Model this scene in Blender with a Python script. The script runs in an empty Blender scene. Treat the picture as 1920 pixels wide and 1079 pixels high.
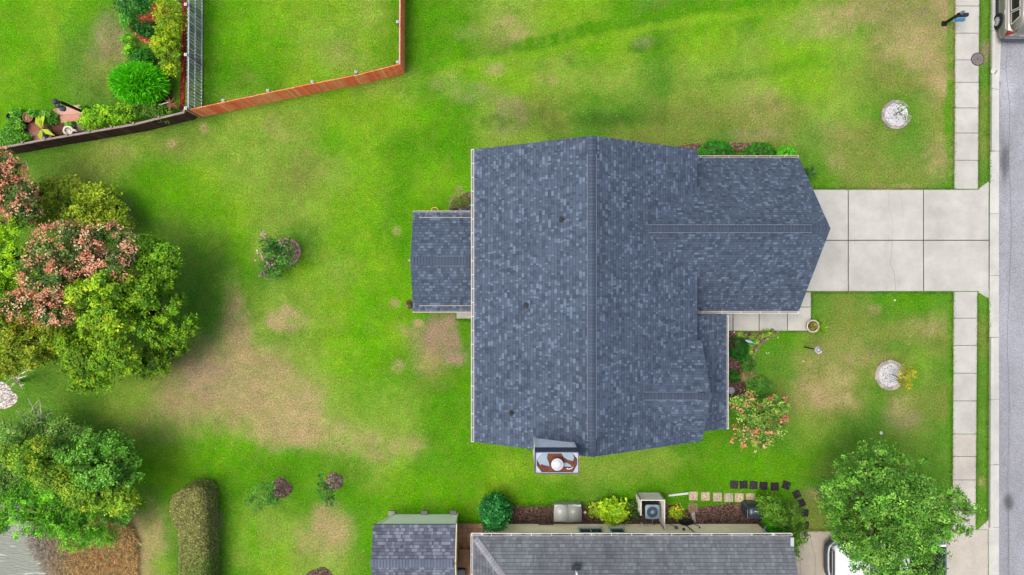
import bpy, math, random
import numpy as np
from mathutils import Vector, Matrix
random.seed(7); RNG = np.random.default_rng(7)
R = math.radians; PI = math.pi
SC = bpy.context.scene; COL = SC.collection

# ------------------------------------------------------------------ camera, sky, sun, exposure
H = 35.5; F = 1280.0            # drone height in metres; focal length in photo pixels
cam_d = bpy.data.cameras.new('camera'); cam_d.sensor_width = 36; cam_d.lens = 36 * F / 1920; cam_d.clip_end = 2000
cam = bpy.data.objects.new('camera', cam_d); COL.objects.link(cam); cam.location = (0, 0, H); SC.camera = cam

SUN_EL, SUN_AZ = 70, 262        # azimuth clockwise from north (+Y)
w = bpy.data.worlds.new('World'); SC.world = w; w.use_nodes = True
nt = w.node_tree; bg = nt.nodes['Background']
sky = nt.nodes.new('ShaderNodeTexSky'); sky.sky_type = 'NISHITA'; sky.sun_disc = False
sky.sun_elevation = R(SUN_EL); sky.sun_rotation = R(SUN_AZ); sky.dust_density = 6; sky.air_density = 1.0; sky.ozone_density = 1.0
nt.links.new(sky.outputs[0], bg.inputs[0]); bg.inputs[1].default_value = 0.15
sd = bpy.data.lights.new('sun', 'SUN'); sd.energy = 0.9; sd.angle = R(30); sd.color = (1, 0.96, 0.88)
sun = bpy.data.objects.new('sun', sd); COL.objects.link(sun)
sdir = Vector((math.sin(R(SUN_AZ)) * math.cos(R(SUN_EL)), math.cos(R(SUN_AZ)) * math.cos(R(SUN_EL)), math.sin(R(SUN_EL))))
sun.rotation_euler = sdir.to_track_quat('Z', 'Y').to_euler(); sun.location = sdir * 60
SC.view_settings.view_transform = 'Standard'; SC.view_settings.look = 'None'; SC.view_settings.gamma = 1
SC.view_settings.exposure = 0.84

# ------------------------------------------------------------------ helpers
LUM = 1.75                      # brightness of a level white surface in the picture
def lin(c):
    c = c / 255.0
    return c / 12.92 if c <= 0.04045 else ((c + 0.055) / 1.055) ** 2.4
def C(r, g, b, k=1.0): return (min(lin(r) / LUM * k, .9), min(lin(g) / LUM * k, .9), min(lin(b) / LUM * k, .9))
def P(px, py, z=0.0):           # where a photo point lies at height z
    return Vector(((px - 960) * (H - z) / F, (539.5 - py) * (H - z) / F, z))
def PP(px, py, z=0.0):
    v = P(px, py, z); return (v.x, v.y)
def M(px, z=0.0): return px * (H - z) / F

ORG = {}
def tag(o, label=None, cat=None, group=None, kind=None):
    if label: o['label'] = label
    if cat: o['category'] = cat
    if group: o['group'] = group
    if kind: o['kind'] = kind
    return o
def thing(name, label, cat, loc, group=None):
    o = bpy.data.objects.new(name, None); COL.objects.link(o); o.empty_display_size = .3
    loc = Vector(loc); o.location = loc; ORG[o.name] = loc
    return tag(o, label, cat, group)
def copy_tree(o, parent=None):
    c = o.copy(); COL.objects.link(c)
    if parent is not None: c.parent = parent
    for ch in [x for x in COL.objects if x.parent == o]: copy_tree(ch, c)
    return c

class MB:
    def __init__(s): s.v = []; s.f = []; s.c = []; s.uv = []; s.hasuv = False
    def face(s, pts, col=(1, 1, 1), uv=None):
        n = len(s.v); s.v += [tuple(p) for p in pts]; s.f.append(list(range(n, n + len(pts)))); s.c.append(col)
        s.uv += uv if uv else [(0, 0)] * len(pts)
        if uv: s.hasuv = True
    def mesh(s, vs, fs, col=(1, 1, 1)):
        n = len(s.v); s.v += [tuple(p) for p in vs]
        for f in fs: s.f.append([n + i for i in f]); s.c.append(col); s.uv += [(0, 0)] * len(f)
    def box(s, c, d, rot=0, col=(1, 1, 1), taper=1.0, M4=None):
        hx, hy, hz = d[0] / 2, d[1] / 2, d[2] / 2
        vs = []
        for z, t in ((-hz, 1), (hz, taper)):
            for x, y in ((-hx, -hy), (hx, -hy), (hx, hy), (-hx, hy)): vs.append(Vector((x * t, y * t, z)))
        m = M4 if M4 is not None else Matrix.Rotation(rot, 4, 'Z')
        vs = [m @ v + Vector(c) for v in vs]
        s.mesh(vs, [(3, 2, 1, 0), (4, 5, 6, 7), (0, 1, 5, 4), (1, 2, 6, 5), (2, 3, 7, 6), (3, 0, 4, 7)], col)
    def bar(s, a, b, wd, ht, col=(1, 1, 1)):      # box between two points, wd wide, ht tall
        a = Vector(a); b = Vector(b); d = b - a; L = d.length
        if L < 1e-6: return
        x = d.normalized(); up = Vector((0, 0, 1)) if abs(x.z) < .95 else Vector((1, 0, 0))
        y = up.cross(x).normalized(); z = x.cross(y)
        m = Matrix((x, y, z)).transposed().to_4x4()
        s.box((a + b) / 2, (L, wd, ht), col=col, M4=m)
    def prism(s, poly, z0, z1, col=(1, 1, 1), bottom=False):
        n = len(poly)
        ar = sum(poly[i][0] * poly[(i + 1) % n][1] - poly[(i + 1) % n][0] * poly[i][1] for i in range(n))
        if ar < 0: poly = poly[::-1]
        vs = [(p[0], p[1], z0) for p in poly] + [(p[0], p[1], z1) for p in poly]
        fs = [list(range(n, 2 * n))] + [(i, (i + 1) % n, n + (i + 1) % n, n + i) for i in range(n)]
        if bottom: fs.append(list(range(n - 1, -1, -1)))
        s.mesh(vs, fs, col)
    def tube(s, pts, rad, n=7, col=(1, 1, 1), cap=True):
        pts = [Vector(p) for p in pts]
        if not isinstance(rad, (list, tuple)): rad = [rad] * len(pts)
        vs = []; prev = None
        for i, p in enumerate(pts):
            d = (pts[min(i + 1, len(pts) - 1)] - pts[max(i - 1, 0)]).normalized()
            a = prev if prev is not None else (Vector((1, 0, 0)) if abs(d.x) < .8 else Vector((0, 1, 0)))
            y = (a - d * a.dot(d))
            if y.length < 1e-4: y = d.orthogonal()
            y.normalize(); prev = y; z = d.cross(y)
            for k in range(n):
                t = 2 * PI * k / n; vs.append(p + (y * math.cos(t) + z * math.sin(t)) * rad[i])
        fs = []
        for i in range(len(pts) - 1):
            for k in range(n):
                fs.append((i * n + k, i * n + (k + 1) % n, (i + 1) * n + (k + 1) % n, (i + 1) * n + k))
        if cap: fs.append(list(range(n - 1, -1, -1))); fs.append(list(range((len(pts) - 1) * n, len(pts) * n)))
        s.mesh(vs, fs, col)
    def lathe(s, c, prof, n=24, col=(1, 1, 1), axis=None, ends=True):   # prof: list of (r,z)
        m = axis if axis is not None else Matrix.Identity(4); c = Vector(c); vs = []
        for r, z in prof:
            for k in range(n):
                t = 2 * PI * k / n; vs.append(m @ Vector((r * math.cos(t), r * math.sin(t), z)) + c)
        fs = []
        for i in range(len(prof) - 1):
            for k in range(n): fs.append((i * n + k, i * n + (k + 1) % n, (i + 1) * n + (k + 1) % n, (i + 1) * n + k))
        if ends and prof[-1][0] > 1e-5: fs.append([(len(prof) - 1) * n + k for k in range(n)])
        if ends and prof[0][0] > 1e-5: fs.append([k for k in range(n - 1, -1, -1)])
        s.mesh(vs, fs, col)
    def build(s, name, mat, parent=None, smooth=False):
        me = bpy.data.meshes.new(name); org = ORG[parent.name] if parent else Vector((0, 0, 0))
        vs = [(p[0] - org.x, p[1] - org.y, p[2] - org.z) for p in s.v]
        me.from_pydata(vs, [], s.f)
        a = me.attributes.new('Col', 'FLOAT_COLOR', 'FACE')
        arr = np.ones((len(s.f), 4), dtype=np.float32); arr[:, :3] = np.array(s.c, dtype=np.float32).reshape(-1, 3)
        a.data.foreach_set('color', arr.ravel())
        if s.hasuv:
            u = me.uv_layers.new(name='UVMap'); u.data.foreach_set('uv', np.array(s.uv, dtype=np.float32).ravel())
        if smooth: me.polygons.foreach_set('use_smooth', [True] * len(me.polygons))
        me.materials.append(mat); me.update()
        o = bpy.data.objects.new(name, me); COL.objects.link(o)
        if parent: o.parent = parent
        ORG[o.name] = org
        return o
def quads(name, V, cols, mat, parent=None):       # V: (n,4,3) array, cols (n,3)
    org = ORG[parent.name] if parent else Vector((0, 0, 0))
    V = V.reshape(-1, 3) - np.array([org.x, org.y, org.z]); n = len(V) // 4
    me = bpy.data.meshes.new(name); me.vertices.add(len(V)); me.vertices.foreach_set('co', V.astype(np.float32).ravel())
    me.loops.add(len(V)); me.loops.foreach_set('vertex_index', np.arange(len(V), dtype=np.int32))
    me.polygons.add(n); me.polygons.foreach_set('loop_start', np.arange(0, len(V), 4, dtype=np.int32))
    me.polygons.foreach_set('loop_total', np.full(n, 4, dtype=np.int32))
    a = me.attributes.new('Col', 'FLOAT_COLOR', 'FACE'); arr = np.ones((n, 4), dtype=np.float32); arr[:, :3] = cols
    a.data.foreach_set('color', arr.ravel()); me.materials.append(mat); me.update(calc_edges=True)
    o = bpy.data.objects.new(name, me); COL.objects.link(o)
    if parent: o.parent = parent
    ORG[o.name] = org
    return o
def struct(o): o['kind'] = 'structure'; return o

# ------------------------------------------------------------------ materials
class NB:
    def __init__(s, name):
        s.m = bpy.data.materials.new(name); s.m.use_nodes = True; s.t = s.m.node_tree; s.b = s.t.nodes['Principled BSDF']
        s.out = s.t.nodes['Material Output']; s._c = None
    def n(s, typ, **k):
        x = s.t.nodes.new(typ)
        for a, v in k.items(): setattr(x, a, v)
        return x
    def l(s, a, b): s.t.links.new(a, b)
    def val(s, inp, v):
        if isinstance(v, bpy.types.NodeSocket): s.l(v, inp)
        else: inp.default_value = v
    def math(s, op, a, b=0.0, c=None):
        x = s.n('ShaderNodeMath', operation=op); s.val(x.inputs[0], a); s.val(x.inputs[1], b)
        if c is not None: s.val(x.inputs[2], c)
        return x.outputs[0]
    def mix(s, f, a, b, mode='MIX'):
        x = s.n('ShaderNodeMix', data_type='RGBA', blend_type=mode); s.val(x.inputs[0], f)
        for i, v in ((6, a), (7, b)):
            if isinstance(v, tuple): v = (v[0], v[1], v[2], 1)
            s.val(x.inputs[i], v)
        return x.outputs[2]
    def coord(s, kind='Object'):
        if s._c is None: s._c = s.n('ShaderNodeTexCoord')
        return s._c.outputs[kind]
    def pos(s): return s.n('ShaderNodeNewGeometry').outputs['Position']
    def noise(s, scale, detail=4, rough=.6, vec=None, dist=0):
        x = s.n('ShaderNodeTexNoise'); x.inputs['Scale'].default_value = scale; x.inputs['Detail'].default_value = detail
        x.inputs['Roughness'].default_value = rough; x.inputs['Distortion'].default_value = dist
        s.l(vec if vec is not None else s.pos(), x.inputs['Vector']); return x.outputs['Fac']
    def ramp(s, f, *st):
        x = s.n('ShaderNodeValToRGB'); s.l(f, x.inputs[0]); e = x.color_ramp.elements
        while len(e) < len(st): e.new(.5)
        for i, (p, c) in enumerate(st):
            e[i].position = p; e[i].color = (c, c, c, 1) if not isinstance(c, tuple) else (c[0], c[1], c[2], 1)
        return x.outputs[0]
    def attr(s, name='Col'):
        x = s.n('ShaderNodeAttribute'); x.attribute_name = name; return x.outputs['Color']
    def base(s, c, rough=.8, spec=.3, metal=0):
        if isinstance(c, tuple): c = (c[0], c[1], c[2], 1)
        s.val(s.b.inputs['Base Color'], c); s.val(s.b.inputs['Roughness'], rough)
        s.b.inputs['Specular IOR Level'].default_value = spec; s.b.inputs['Metallic'].default_value = metal
    def bump(s, h, dist=.02, st=1.0):
        x = s.n('ShaderNodeBump'); x.inputs['Distance'].default_value = dist; x.inputs['Strength'].default_value = st
        s.l(h, x.inputs['Height']); s.l(x.outputs[0], s.b.inputs['Normal'])
def simple(name, c, rough=.6, spec=.4, metal=0, var=.15, scale=6, bump=0.0):
    b = NB(name); f = b.noise(scale, 5, .65); k = b.ramp(f, (.3, 1 - var), (.7, 1 + var))
    b.base(b.mix(1.0, c, k, 'MULTIPLY'), rough, spec, metal)
    if bump: b.bump(f, bump)
    return b.m
def attrmat(name, rough=.8, spec=.2, var=.15, scale=8, bump=0.0, metal=0):
    b = NB(name); f = b.noise(scale, 5, .65); k = b.ramp(f, (.3, 1 - var), (.7, 1 + var))
    b.base(b.mix(1.0, b.attr(), k, 'MULTIPLY'), rough, spec, metal)
    if bump: b.bump(f, bump)
    return b.m
MT = {}
# grass: colour of the turf itself (green, yellowing or dead) plus blades
def m_lawn():
    b = NB('turf'); a = b.attr()
    f1 = b.noise(11, 6, .85); f2 = b.noise(24, 3, .8); f3 = b.noise(1.3, 5, .6)
    mp = b.n('ShaderNodeMapping'); mp.inputs['Scale'].default_value = (13, 22, 1); mp.inputs['Rotation'].default_value = (0, 0, .5); b.l(b.pos(), mp.inputs['Vector'])
    f4 = b.noise(1.0, 4, .7, mp.outputs[0], .8)
    c = b.mix(1.0, a, b.ramp(f1, (.36, .58), (.64, 1.42)), 'MULTIPLY')
    c = b.mix(1.0, c, b.ramp(f2, (.34, .50), (.66, 1.55)), 'MULTIPLY')
    c = b.mix(1.0, c, b.ramp(f4, (.30, .80), (.70, 1.22)), 'MULTIPLY')
    c = b.mix(b.math('MULTIPLY', b.ramp(f3, (.45, 0.0), (.75, 1.0)), .30), c, C(150, 165, 70))
    b.base(c, .95, .05)
    b.bump(b.math('ADD', f2, b.math('MULTIPLY', f1, 1.5)), .05, .9)
    return b.m
MT['lawn'] = m_lawn()
def m_conc(name, c, var=.10, speck=.0):
    b = NB(name); f = b.noise(1.1, 6, .62); g = b.noise(40, 3, .7); h = b.noise(.35, 4, .6)
    k = b.mix(1.0, b.ramp(f, (.3, 1 - var), (.7, 1 + var * .7)), b.ramp(h, (.3, 1 - var * .7), (.7, 1 + var * .5)), 'MULTIPLY')
    col = b.mix(1.0, b.mix(1.0, b.attr(), c, 'MULTIPLY'), k, 'MULTIPLY')
    sp_ = b.noise(2.6, 6, .8, None, 1.2); col = b.mix(1.0, col, b.ramp(sp_, (.30, .80), (.42, 1.0)), 'MULTIPLY')
    col = b.mix(1.0, col, b.ramp(g, (.3, .93 - speck), (.7, 1.05 + speck)), 'MULTIPLY')
    b.base(col, .9, .2); b.bump(g, .004); return b.m
MT['conc'] = m_conc('broom finished concrete', C(203, 203, 194), .13)
MT['conc_agg'] = m_conc('coarse weathered concrete', C(203, 198, 186), .12, .14)
MT['conc_kerb'] = m_conc('worn kerb concrete', C(210, 211, 203), .14, .08)
MT['conc_tan'] = m_conc('tan stained concrete', C(196, 188, 172), .14, .05)
def m_road():
    b = NB('worn asphalt'); g = b.noise(26, 4, .85); v = b.n('ShaderNodeTexVoronoi'); v.inputs['Scale'].default_value = 22; b.l(b.pos(), v.inputs['Vector'])
    c = b.mix(1.0, b.attr(), b.ramp(g, (.32, .60), (.68, 1.40)), 'MULTIPLY')
    c = b.mix(1.0, c, b.ramp(v.outputs['Distance'], (.0, 1.30), (.6, .78)), 'MULTIPLY')
    b.base(c, .95, .1); b.bump(g, .01); return b.m
MT['road'] = m_road()
def m_soil():
    b = NB('mulch and soil'); v = b.n('ShaderNodeTexVoronoi'); v.inputs['Scale'].default_value = 17; b.l(b.pos(), v.inputs['Vector'])
    n1 = b.noise(12, 5, .8)
    sx = b.n('ShaderNodeSeparateColor'); b.l(v.outputs['Color'], sx.inputs[0])
    c = b.mix(1.0, b.attr(), b.ramp(sx.outputs[0], (.05, .45), (.5, .95), (.95, 1.9)), 'MULTIPLY')
    c = b.mix(1.0, c, b.ramp(n1, (.3, .65), (.7, 1.35)), 'MULTIPLY')
    b.base(c, .95, .1); b.bump(sx.outputs[0], .03); return b.m
MT['soil'] = m_soil()
def m_leaf(name='foliage', tr=.28):
    b = NB(name); c = b.attr(); b.base(c, .55, .25)
    t = b.n('ShaderNodeBsdfTranslucent'); b.l(c, t.inputs['Color']); mx = b.n('ShaderNodeMixShader'); mx.inputs[0].default_value = tr
    b.l(b.b.outputs[0], mx.inputs[1]); b.l(t.outputs[0], mx.inputs[2]); b.l(mx.outputs[0], b.out.inputs['Surface']); return b.m
MT['leaf'] = m_leaf()
MT['bark'] = simple('grey bark', C(120, 108, 95), .9, .1, var=.3, scale=14, bump=.02)
MT['attr'] = attrmat('painted or stained surface')
MT['attr_gloss'] = attrmat('smooth coloured surface', .35, .5, .04, 5)
def m_wood(name, streak=22):
    b = NB(name); mp = b.n('ShaderNodeMapping'); mp.inputs['Scale'].default_value = (streak, streak, 2.0); b.l(b.pos(), mp.inputs['Vector'])
    f = b.noise(1.0, 5, .7, mp.outputs[0]); g = b.noise(2.2, 4, .6)
    c = b.mix(1.0, b.attr(), b.ramp(f, (.3, .80), (.7, 1.18)), 'MULTIPLY'); c = b.mix(1.0, c, b.ramp(g, (.3, .86), (.7, 1.1)), 'MULTIPLY')
    b.base(c, .85, .15); b.bump(f, .004); return b.m
MT['wood'] = m_wood('weathered boards')
def m_shingle(name, dark, mid, light, course=.145, tab=.17, lightshare=.22, line=.55, weather=.12, mask=None):
    b = NB(name); uv = b.n('ShaderNodeUVMap'); sp = b.n('ShaderNodeSeparateXYZ'); b.l(uv.outputs[0], sp.inputs[0])
    v = b.math('DIVIDE', sp.outputs[1], course); row = b.math('FLOOR', v); fv = b.math('FRACT', v)
    def white(x, y, z=0.0):
        cx = b.n('ShaderNodeCombineXYZ'); b.val(cx.inputs[0], x); b.val(cx.inputs[1], y); b.val(cx.inputs[2], z)
        wn = b.n('ShaderNodeTexWhiteNoise', noise_dimensions='3D'); b.l(cx.outputs[0], wn.inputs[0]); return wn.outputs['Value']
    off = b.math('MULTIPLY', white(row, 3.0), 9.0)
    u = b.math('ADD', b.math('DIVIDE', sp.outputs[0], tab), off)
    # unequal tab widths: warp u with a smooth wobble
    wob = b.math('MULTIPLY', b.math('SINE', b.math('ADD', b.math('MULTIPLY', u, 2.1), b.math('MULTIPLY', row, 1.7))), .33)
    u2 = b.math('ADD', u, wob); cell = b.math('FLOOR', u2); fu = b.math('FRACT', u2)
    r1 = white(cell, row, 1.0); r2 = white(b.math('FLOOR', b.math('DIVIDE', cell, 2.0)), row, 5.0)
    tone = b.math('ADD', b.math('MULTIPLY', r2, .45), b.math('MULTIPLY', r1, .55))
    c = b.mix(b.ramp(tone, (.15, 0.0), (.62, 1.0)), dark, mid)
    lt = b.math('GREATER_THAN', r1, 1 - lightshare)
    c = b.mix(b.math('MULTIPLY', lt, b.math('ADD', b.math('MULTIPLY', r2, .6), .4)), c, light)
    ed = b.math('LESS_THAN', fv, .13); c = b.mix(b.math('MULTIPLY', ed, line), c, (dark[0] * .3, dark[1] * .3, dark[2] * .3))
    es = b.math('LESS_THAN', fu, .07); c = b.mix(b.math('MULTIPLY', es, line * .55), c, (dark[0] * .4, dark[1] * .4, dark[2] * .4))
    g = b.noise(60, 3, .8); h = b.noise(.5, 5, .65); st = b.n('ShaderNodeMapping'); st.inputs['Scale'].default_value = (2.4, .35, 1); b.l(uv.outputs[0], st.inputs['Vector'])
    s2 = b.noise(1.0, 5, .7, st.outputs[0])
    c = b.mix(1.0, c, b.ramp(g, (.3, .84), (.7, 1.16)), 'MULTIPLY')
    c = b.mix(1.0, c, b.ramp(h, (.3, 1 - weather), (.7, 1 + weather)), 'MULTIPLY')
    c = b.mix(1.0, c, b.ramp(s2, (.3, 1 - weather), (.7, 1 + weather)), 'MULTIPLY')
    b.base(c, .93, .15)
    hh = b.math('ADD', b.math('MULTIPLY', b.math('SUBTRACT', 1.0, fv), .6), b.math('MULTIPLY', r1, .5)); b.bump(hh, .012, .8)
    return b.m
MT['shingle'] = m_shingle('blue grey shingles', C(72, 84, 101), C(91, 105, 125), C(115, 133, 155), tab=.12, lightshare=.17, line=.55, weather=.07)
MT['shingle_shed'] = m_shingle('steel grey shed shingles', C(88, 93, 106), C(112, 119, 133), C(140, 149, 164), course=.155, tab=.15, lightshare=.28, line=.7)
MT['shingle_nb'] = m_shingle('weathered grey shingles', C(106, 111, 117), C(117, 123, 129), C(130, 137, 143), course=.165, tab=.14, lightshare=.18, line=.75, weather=.20)
MT['cap'] = attrmat('ridge cap shingles', .93, .1, .12, 25)
MT['cap_nb'] = attrmat('old ridge cap shingles', .93, .1, .15, 12)
MT['white'] = NB('white painted metal'); _w = MT['white']; _w.base(_w.mix(1.0, _w.attr(), C(235, 236, 234, 1.2), 'MULTIPLY'), .45, .4); MT['white'] = _w.m
MT['taupe'] = NB('taupe painted metal'); _w = MT['taupe']; _w.base(_w.mix(1.0, _w.attr(), C(205, 196, 182, 1.2), 'MULTIPLY'), .5, .3); MT['taupe'] = _w.m
MT['trim'] = simple('cream trim', C(232, 228, 205), .6, .3, var=.06)
MT['siding'] = simple('cream vinyl siding', C(230, 215, 178, 2.1), .6, .3, var=.10, scale=1.5)
MT['siding_shed'] = simple('pale cream shed siding', C(240, 243, 222, 1.7), .6, .3, var=.05, scale=1.2)
MT['wall'] = simple('beige wall', C(200, 192, 172), .8, .2, var=.08)
MT['dark'] = simple('dark metal', C(50, 52, 56), .5, .4, var=.2)
MT['black'] = simple('black plastic', C(28, 29, 32), .45, .4, var=.2)
MT['glass'] = simple('window glass', C(60, 100, 92), .08, .8, var=.1)
MT['carglass'] = simple('tinted car glass', C(22, 24, 27), .06, .8, var=.1)
MT['galv'] = simple('zinc metal', C(160, 168, 178), .4, .5, .5, var=.1)
MT['rust'] = simple('rusted pan', C(110, 68, 52), .8, .2, var=.4, scale=8)
MT['pan'] = simple('blue grey pan paint', C(140, 165, 180), .35, .5, var=.1, scale=3)
MT['pebble'] = attrmat('pebbled concrete', .9, .1, .75, 16)
MT['gravel'] = attrmat('marble chips', .7, .3, .1, 30)

# ------------------------------------------------------------------ value noise in numpy
LAT = np.random.default_rng(11).random((256, 256))
def vnoise(x, y):
    xi = np.floor(x).astype(int); yi = np.floor(y).astype(int); fx = x - xi; fy = y - yi
    fx = fx * fx * (3 - 2 * fx); fy = fy * fy * (3 - 2 * fy)
    g = lambda a, b: LAT[a & 255, b & 255]
    return (g(xi, yi) * (1 - fx) + g(xi + 1, yi) * fx) * (1 - fy) + (g(xi, yi + 1) * (1 - fx) + g(xi + 1, yi + 1) * fx) * fy
def fbm(x, y, o=4, s=0.0):
    t = 0; a = .5; tot = 0
    for i in range(o): t = t + a * vnoise(x * 2 ** i + 17.3 * i + s, y * 2 ** i - 9.1 * i + s); tot += a; a *= .55
    return t / tot - .5

# ------------------------------------------------------------------ the turf: how green, yellow or dead it is over the lot
PAL = {'g': (84, 150, 14), 'l': (122, 174, 30), 'm': (92, 144, 40), 'o': (124, 146, 60), 't': (172, 163, 106), 'd': (58, 108, 26), 'p': (130, 168, 56), 'b': (156, 142, 110), 'v': (98, 166, 12)}
PKEY = ['g', 'l', 'm', 'o', 't', 'd', 'p', 'b', 'v']   # the numbers below pick from this list, one row per 60 photo pixels
GRID = [
 [8, 1, 8, 0, 2, 2, 0, 8, 1, 1, 1, 6, 0, 0, 0, 6, 6, 1, 1, 0, 2, 0, 8, 0, 1, 6, 3, 3, 3, 4, 2, 2],
 [8, 1, 2, 3, 2, 2, 0, 8, 8, 1, 6, 1, 0, 0, 0, 3, 6, 6, 8, 1, 0, 1, 1, 6, 1, 1, 6, 3, 4, 3, 2, 2],
 [1, 8, 2, 3, 2, 2, 0, 0, 0, 1, 1, 6, 6, 0, 8, 1, 1, 6, 6, 6, 2, 6, 6, 6, 1, 1, 6, 3, 3, 4, 2, 2],
 [8, 0, 2, 2, 2, 2, 2, 6, 6, 6, 1, 1, 1, 8, 0, 6, 3, 3, 2, 2, 3, 3, 3, 3, 3, 6, 6, 2, 2, 3, 3, 2],
 [2, 2, 2, 6, 6, 3, 6, 6, 6, 6, 8, 1, 0, 0, 0, 6, 6, 2, 2, 3, 3, 3, 2, 3, 3, 2, 3, 3, 2, 3, 3, 2],
 [2, 2, 3, 6, 0, 8, 1, 6, 6, 3, 6, 1, 0, 1, 8, 0, 0, 2, 2, 2, 2, 2, 2, 2, 2, 2, 3, 3, 3, 2, 2, 2],
 [2, 2, 2, 2, 0, 8, 8, 1, 6, 6, 1, 1, 0, 0, 8, 8, 2, 2, 2, 2, 2, 2, 2, 2, 2, 2, 2, 2, 2, 2, 2, 2],
 [2, 2, 2, 2, 2, 2, 0, 8, 6, 2, 1, 1, 0, 8, 0, 0, 2, 2, 2, 2, 2, 2, 2, 2, 2, 2, 2, 2, 2, 2, 2, 2],
 [2, 2, 2, 2, 2, 2, 2, 0, 2, 1, 6, 1, 8, 8, 0, 0, 2, 2, 2, 2, 2, 2, 2, 2, 2, 2, 2, 2, 2, 2, 2, 2],
 [2, 2, 2, 2, 2, 2, 2, 0, 6, 6, 1, 8, 8, 0, 0, 0, 2, 2, 2, 2, 2, 2, 2, 2, 2, 2, 3, 2, 0, 2, 2, 2],
 [2, 2, 2, 2, 2, 2, 2, 4, 6, 6, 1, 8, 1, 7, 0, 0, 2, 2, 2, 2, 2, 2, 2, 0, 0, 3, 3, 3, 3, 3, 3, 2],
 [2, 2, 2, 2, 6, 3, 4, 4, 4, 6, 1, 8, 0, 3, 0, 0, 2, 2, 2, 2, 2, 2, 2, 2, 2, 3, 3, 3, 6, 2, 2, 2],
 [2, 2, 2, 6, 6, 4, 4, 4, 4, 4, 6, 6, 6, 0, 0, 0, 2, 2, 2, 2, 2, 2, 2, 2, 3, 4, 3, 2, 3, 3, 2, 2],
 [2, 2, 2, 2, 6, 6, 8, 6, 4, 4, 6, 6, 6, 0, 0, 0, 0, 0, 0, 2, 2, 2, 0, 2, 2, 6, 2, 2, 3, 2, 2, 2],
 [2, 2, 2, 2, 0, 1, 8, 8, 0, 0, 6, 6, 1, 0, 0, 1, 1, 6, 6, 6, 6, 0, 0, 0, 0, 0, 2, 2, 2, 2, 2, 2],
 [2, 2, 2, 2, 0, 0, 8, 0, 0, 0, 0, 0, 8, 8, 8, 1, 0, 0, 2, 0, 0, 0, 0, 0, 0, 2, 2, 2, 2, 2, 2, 2],
 [2, 2, 2, 2, 4, 2, 2, 8, 6, 6, 4, 0, 0, 0, 0, 0, 2, 2, 2, 2, 2, 2, 2, 2, 2, 3, 2, 2, 2, 2, 2, 2],
 [2, 2, 2, 2, 4, 2, 2, 0, 1, 6, 6, 0, 0, 0, 0, 0, 2, 2, 2, 2, 2, 2, 2, 2, 2, 2, 2, 2, 2, 2, 2, 2]]
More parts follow.
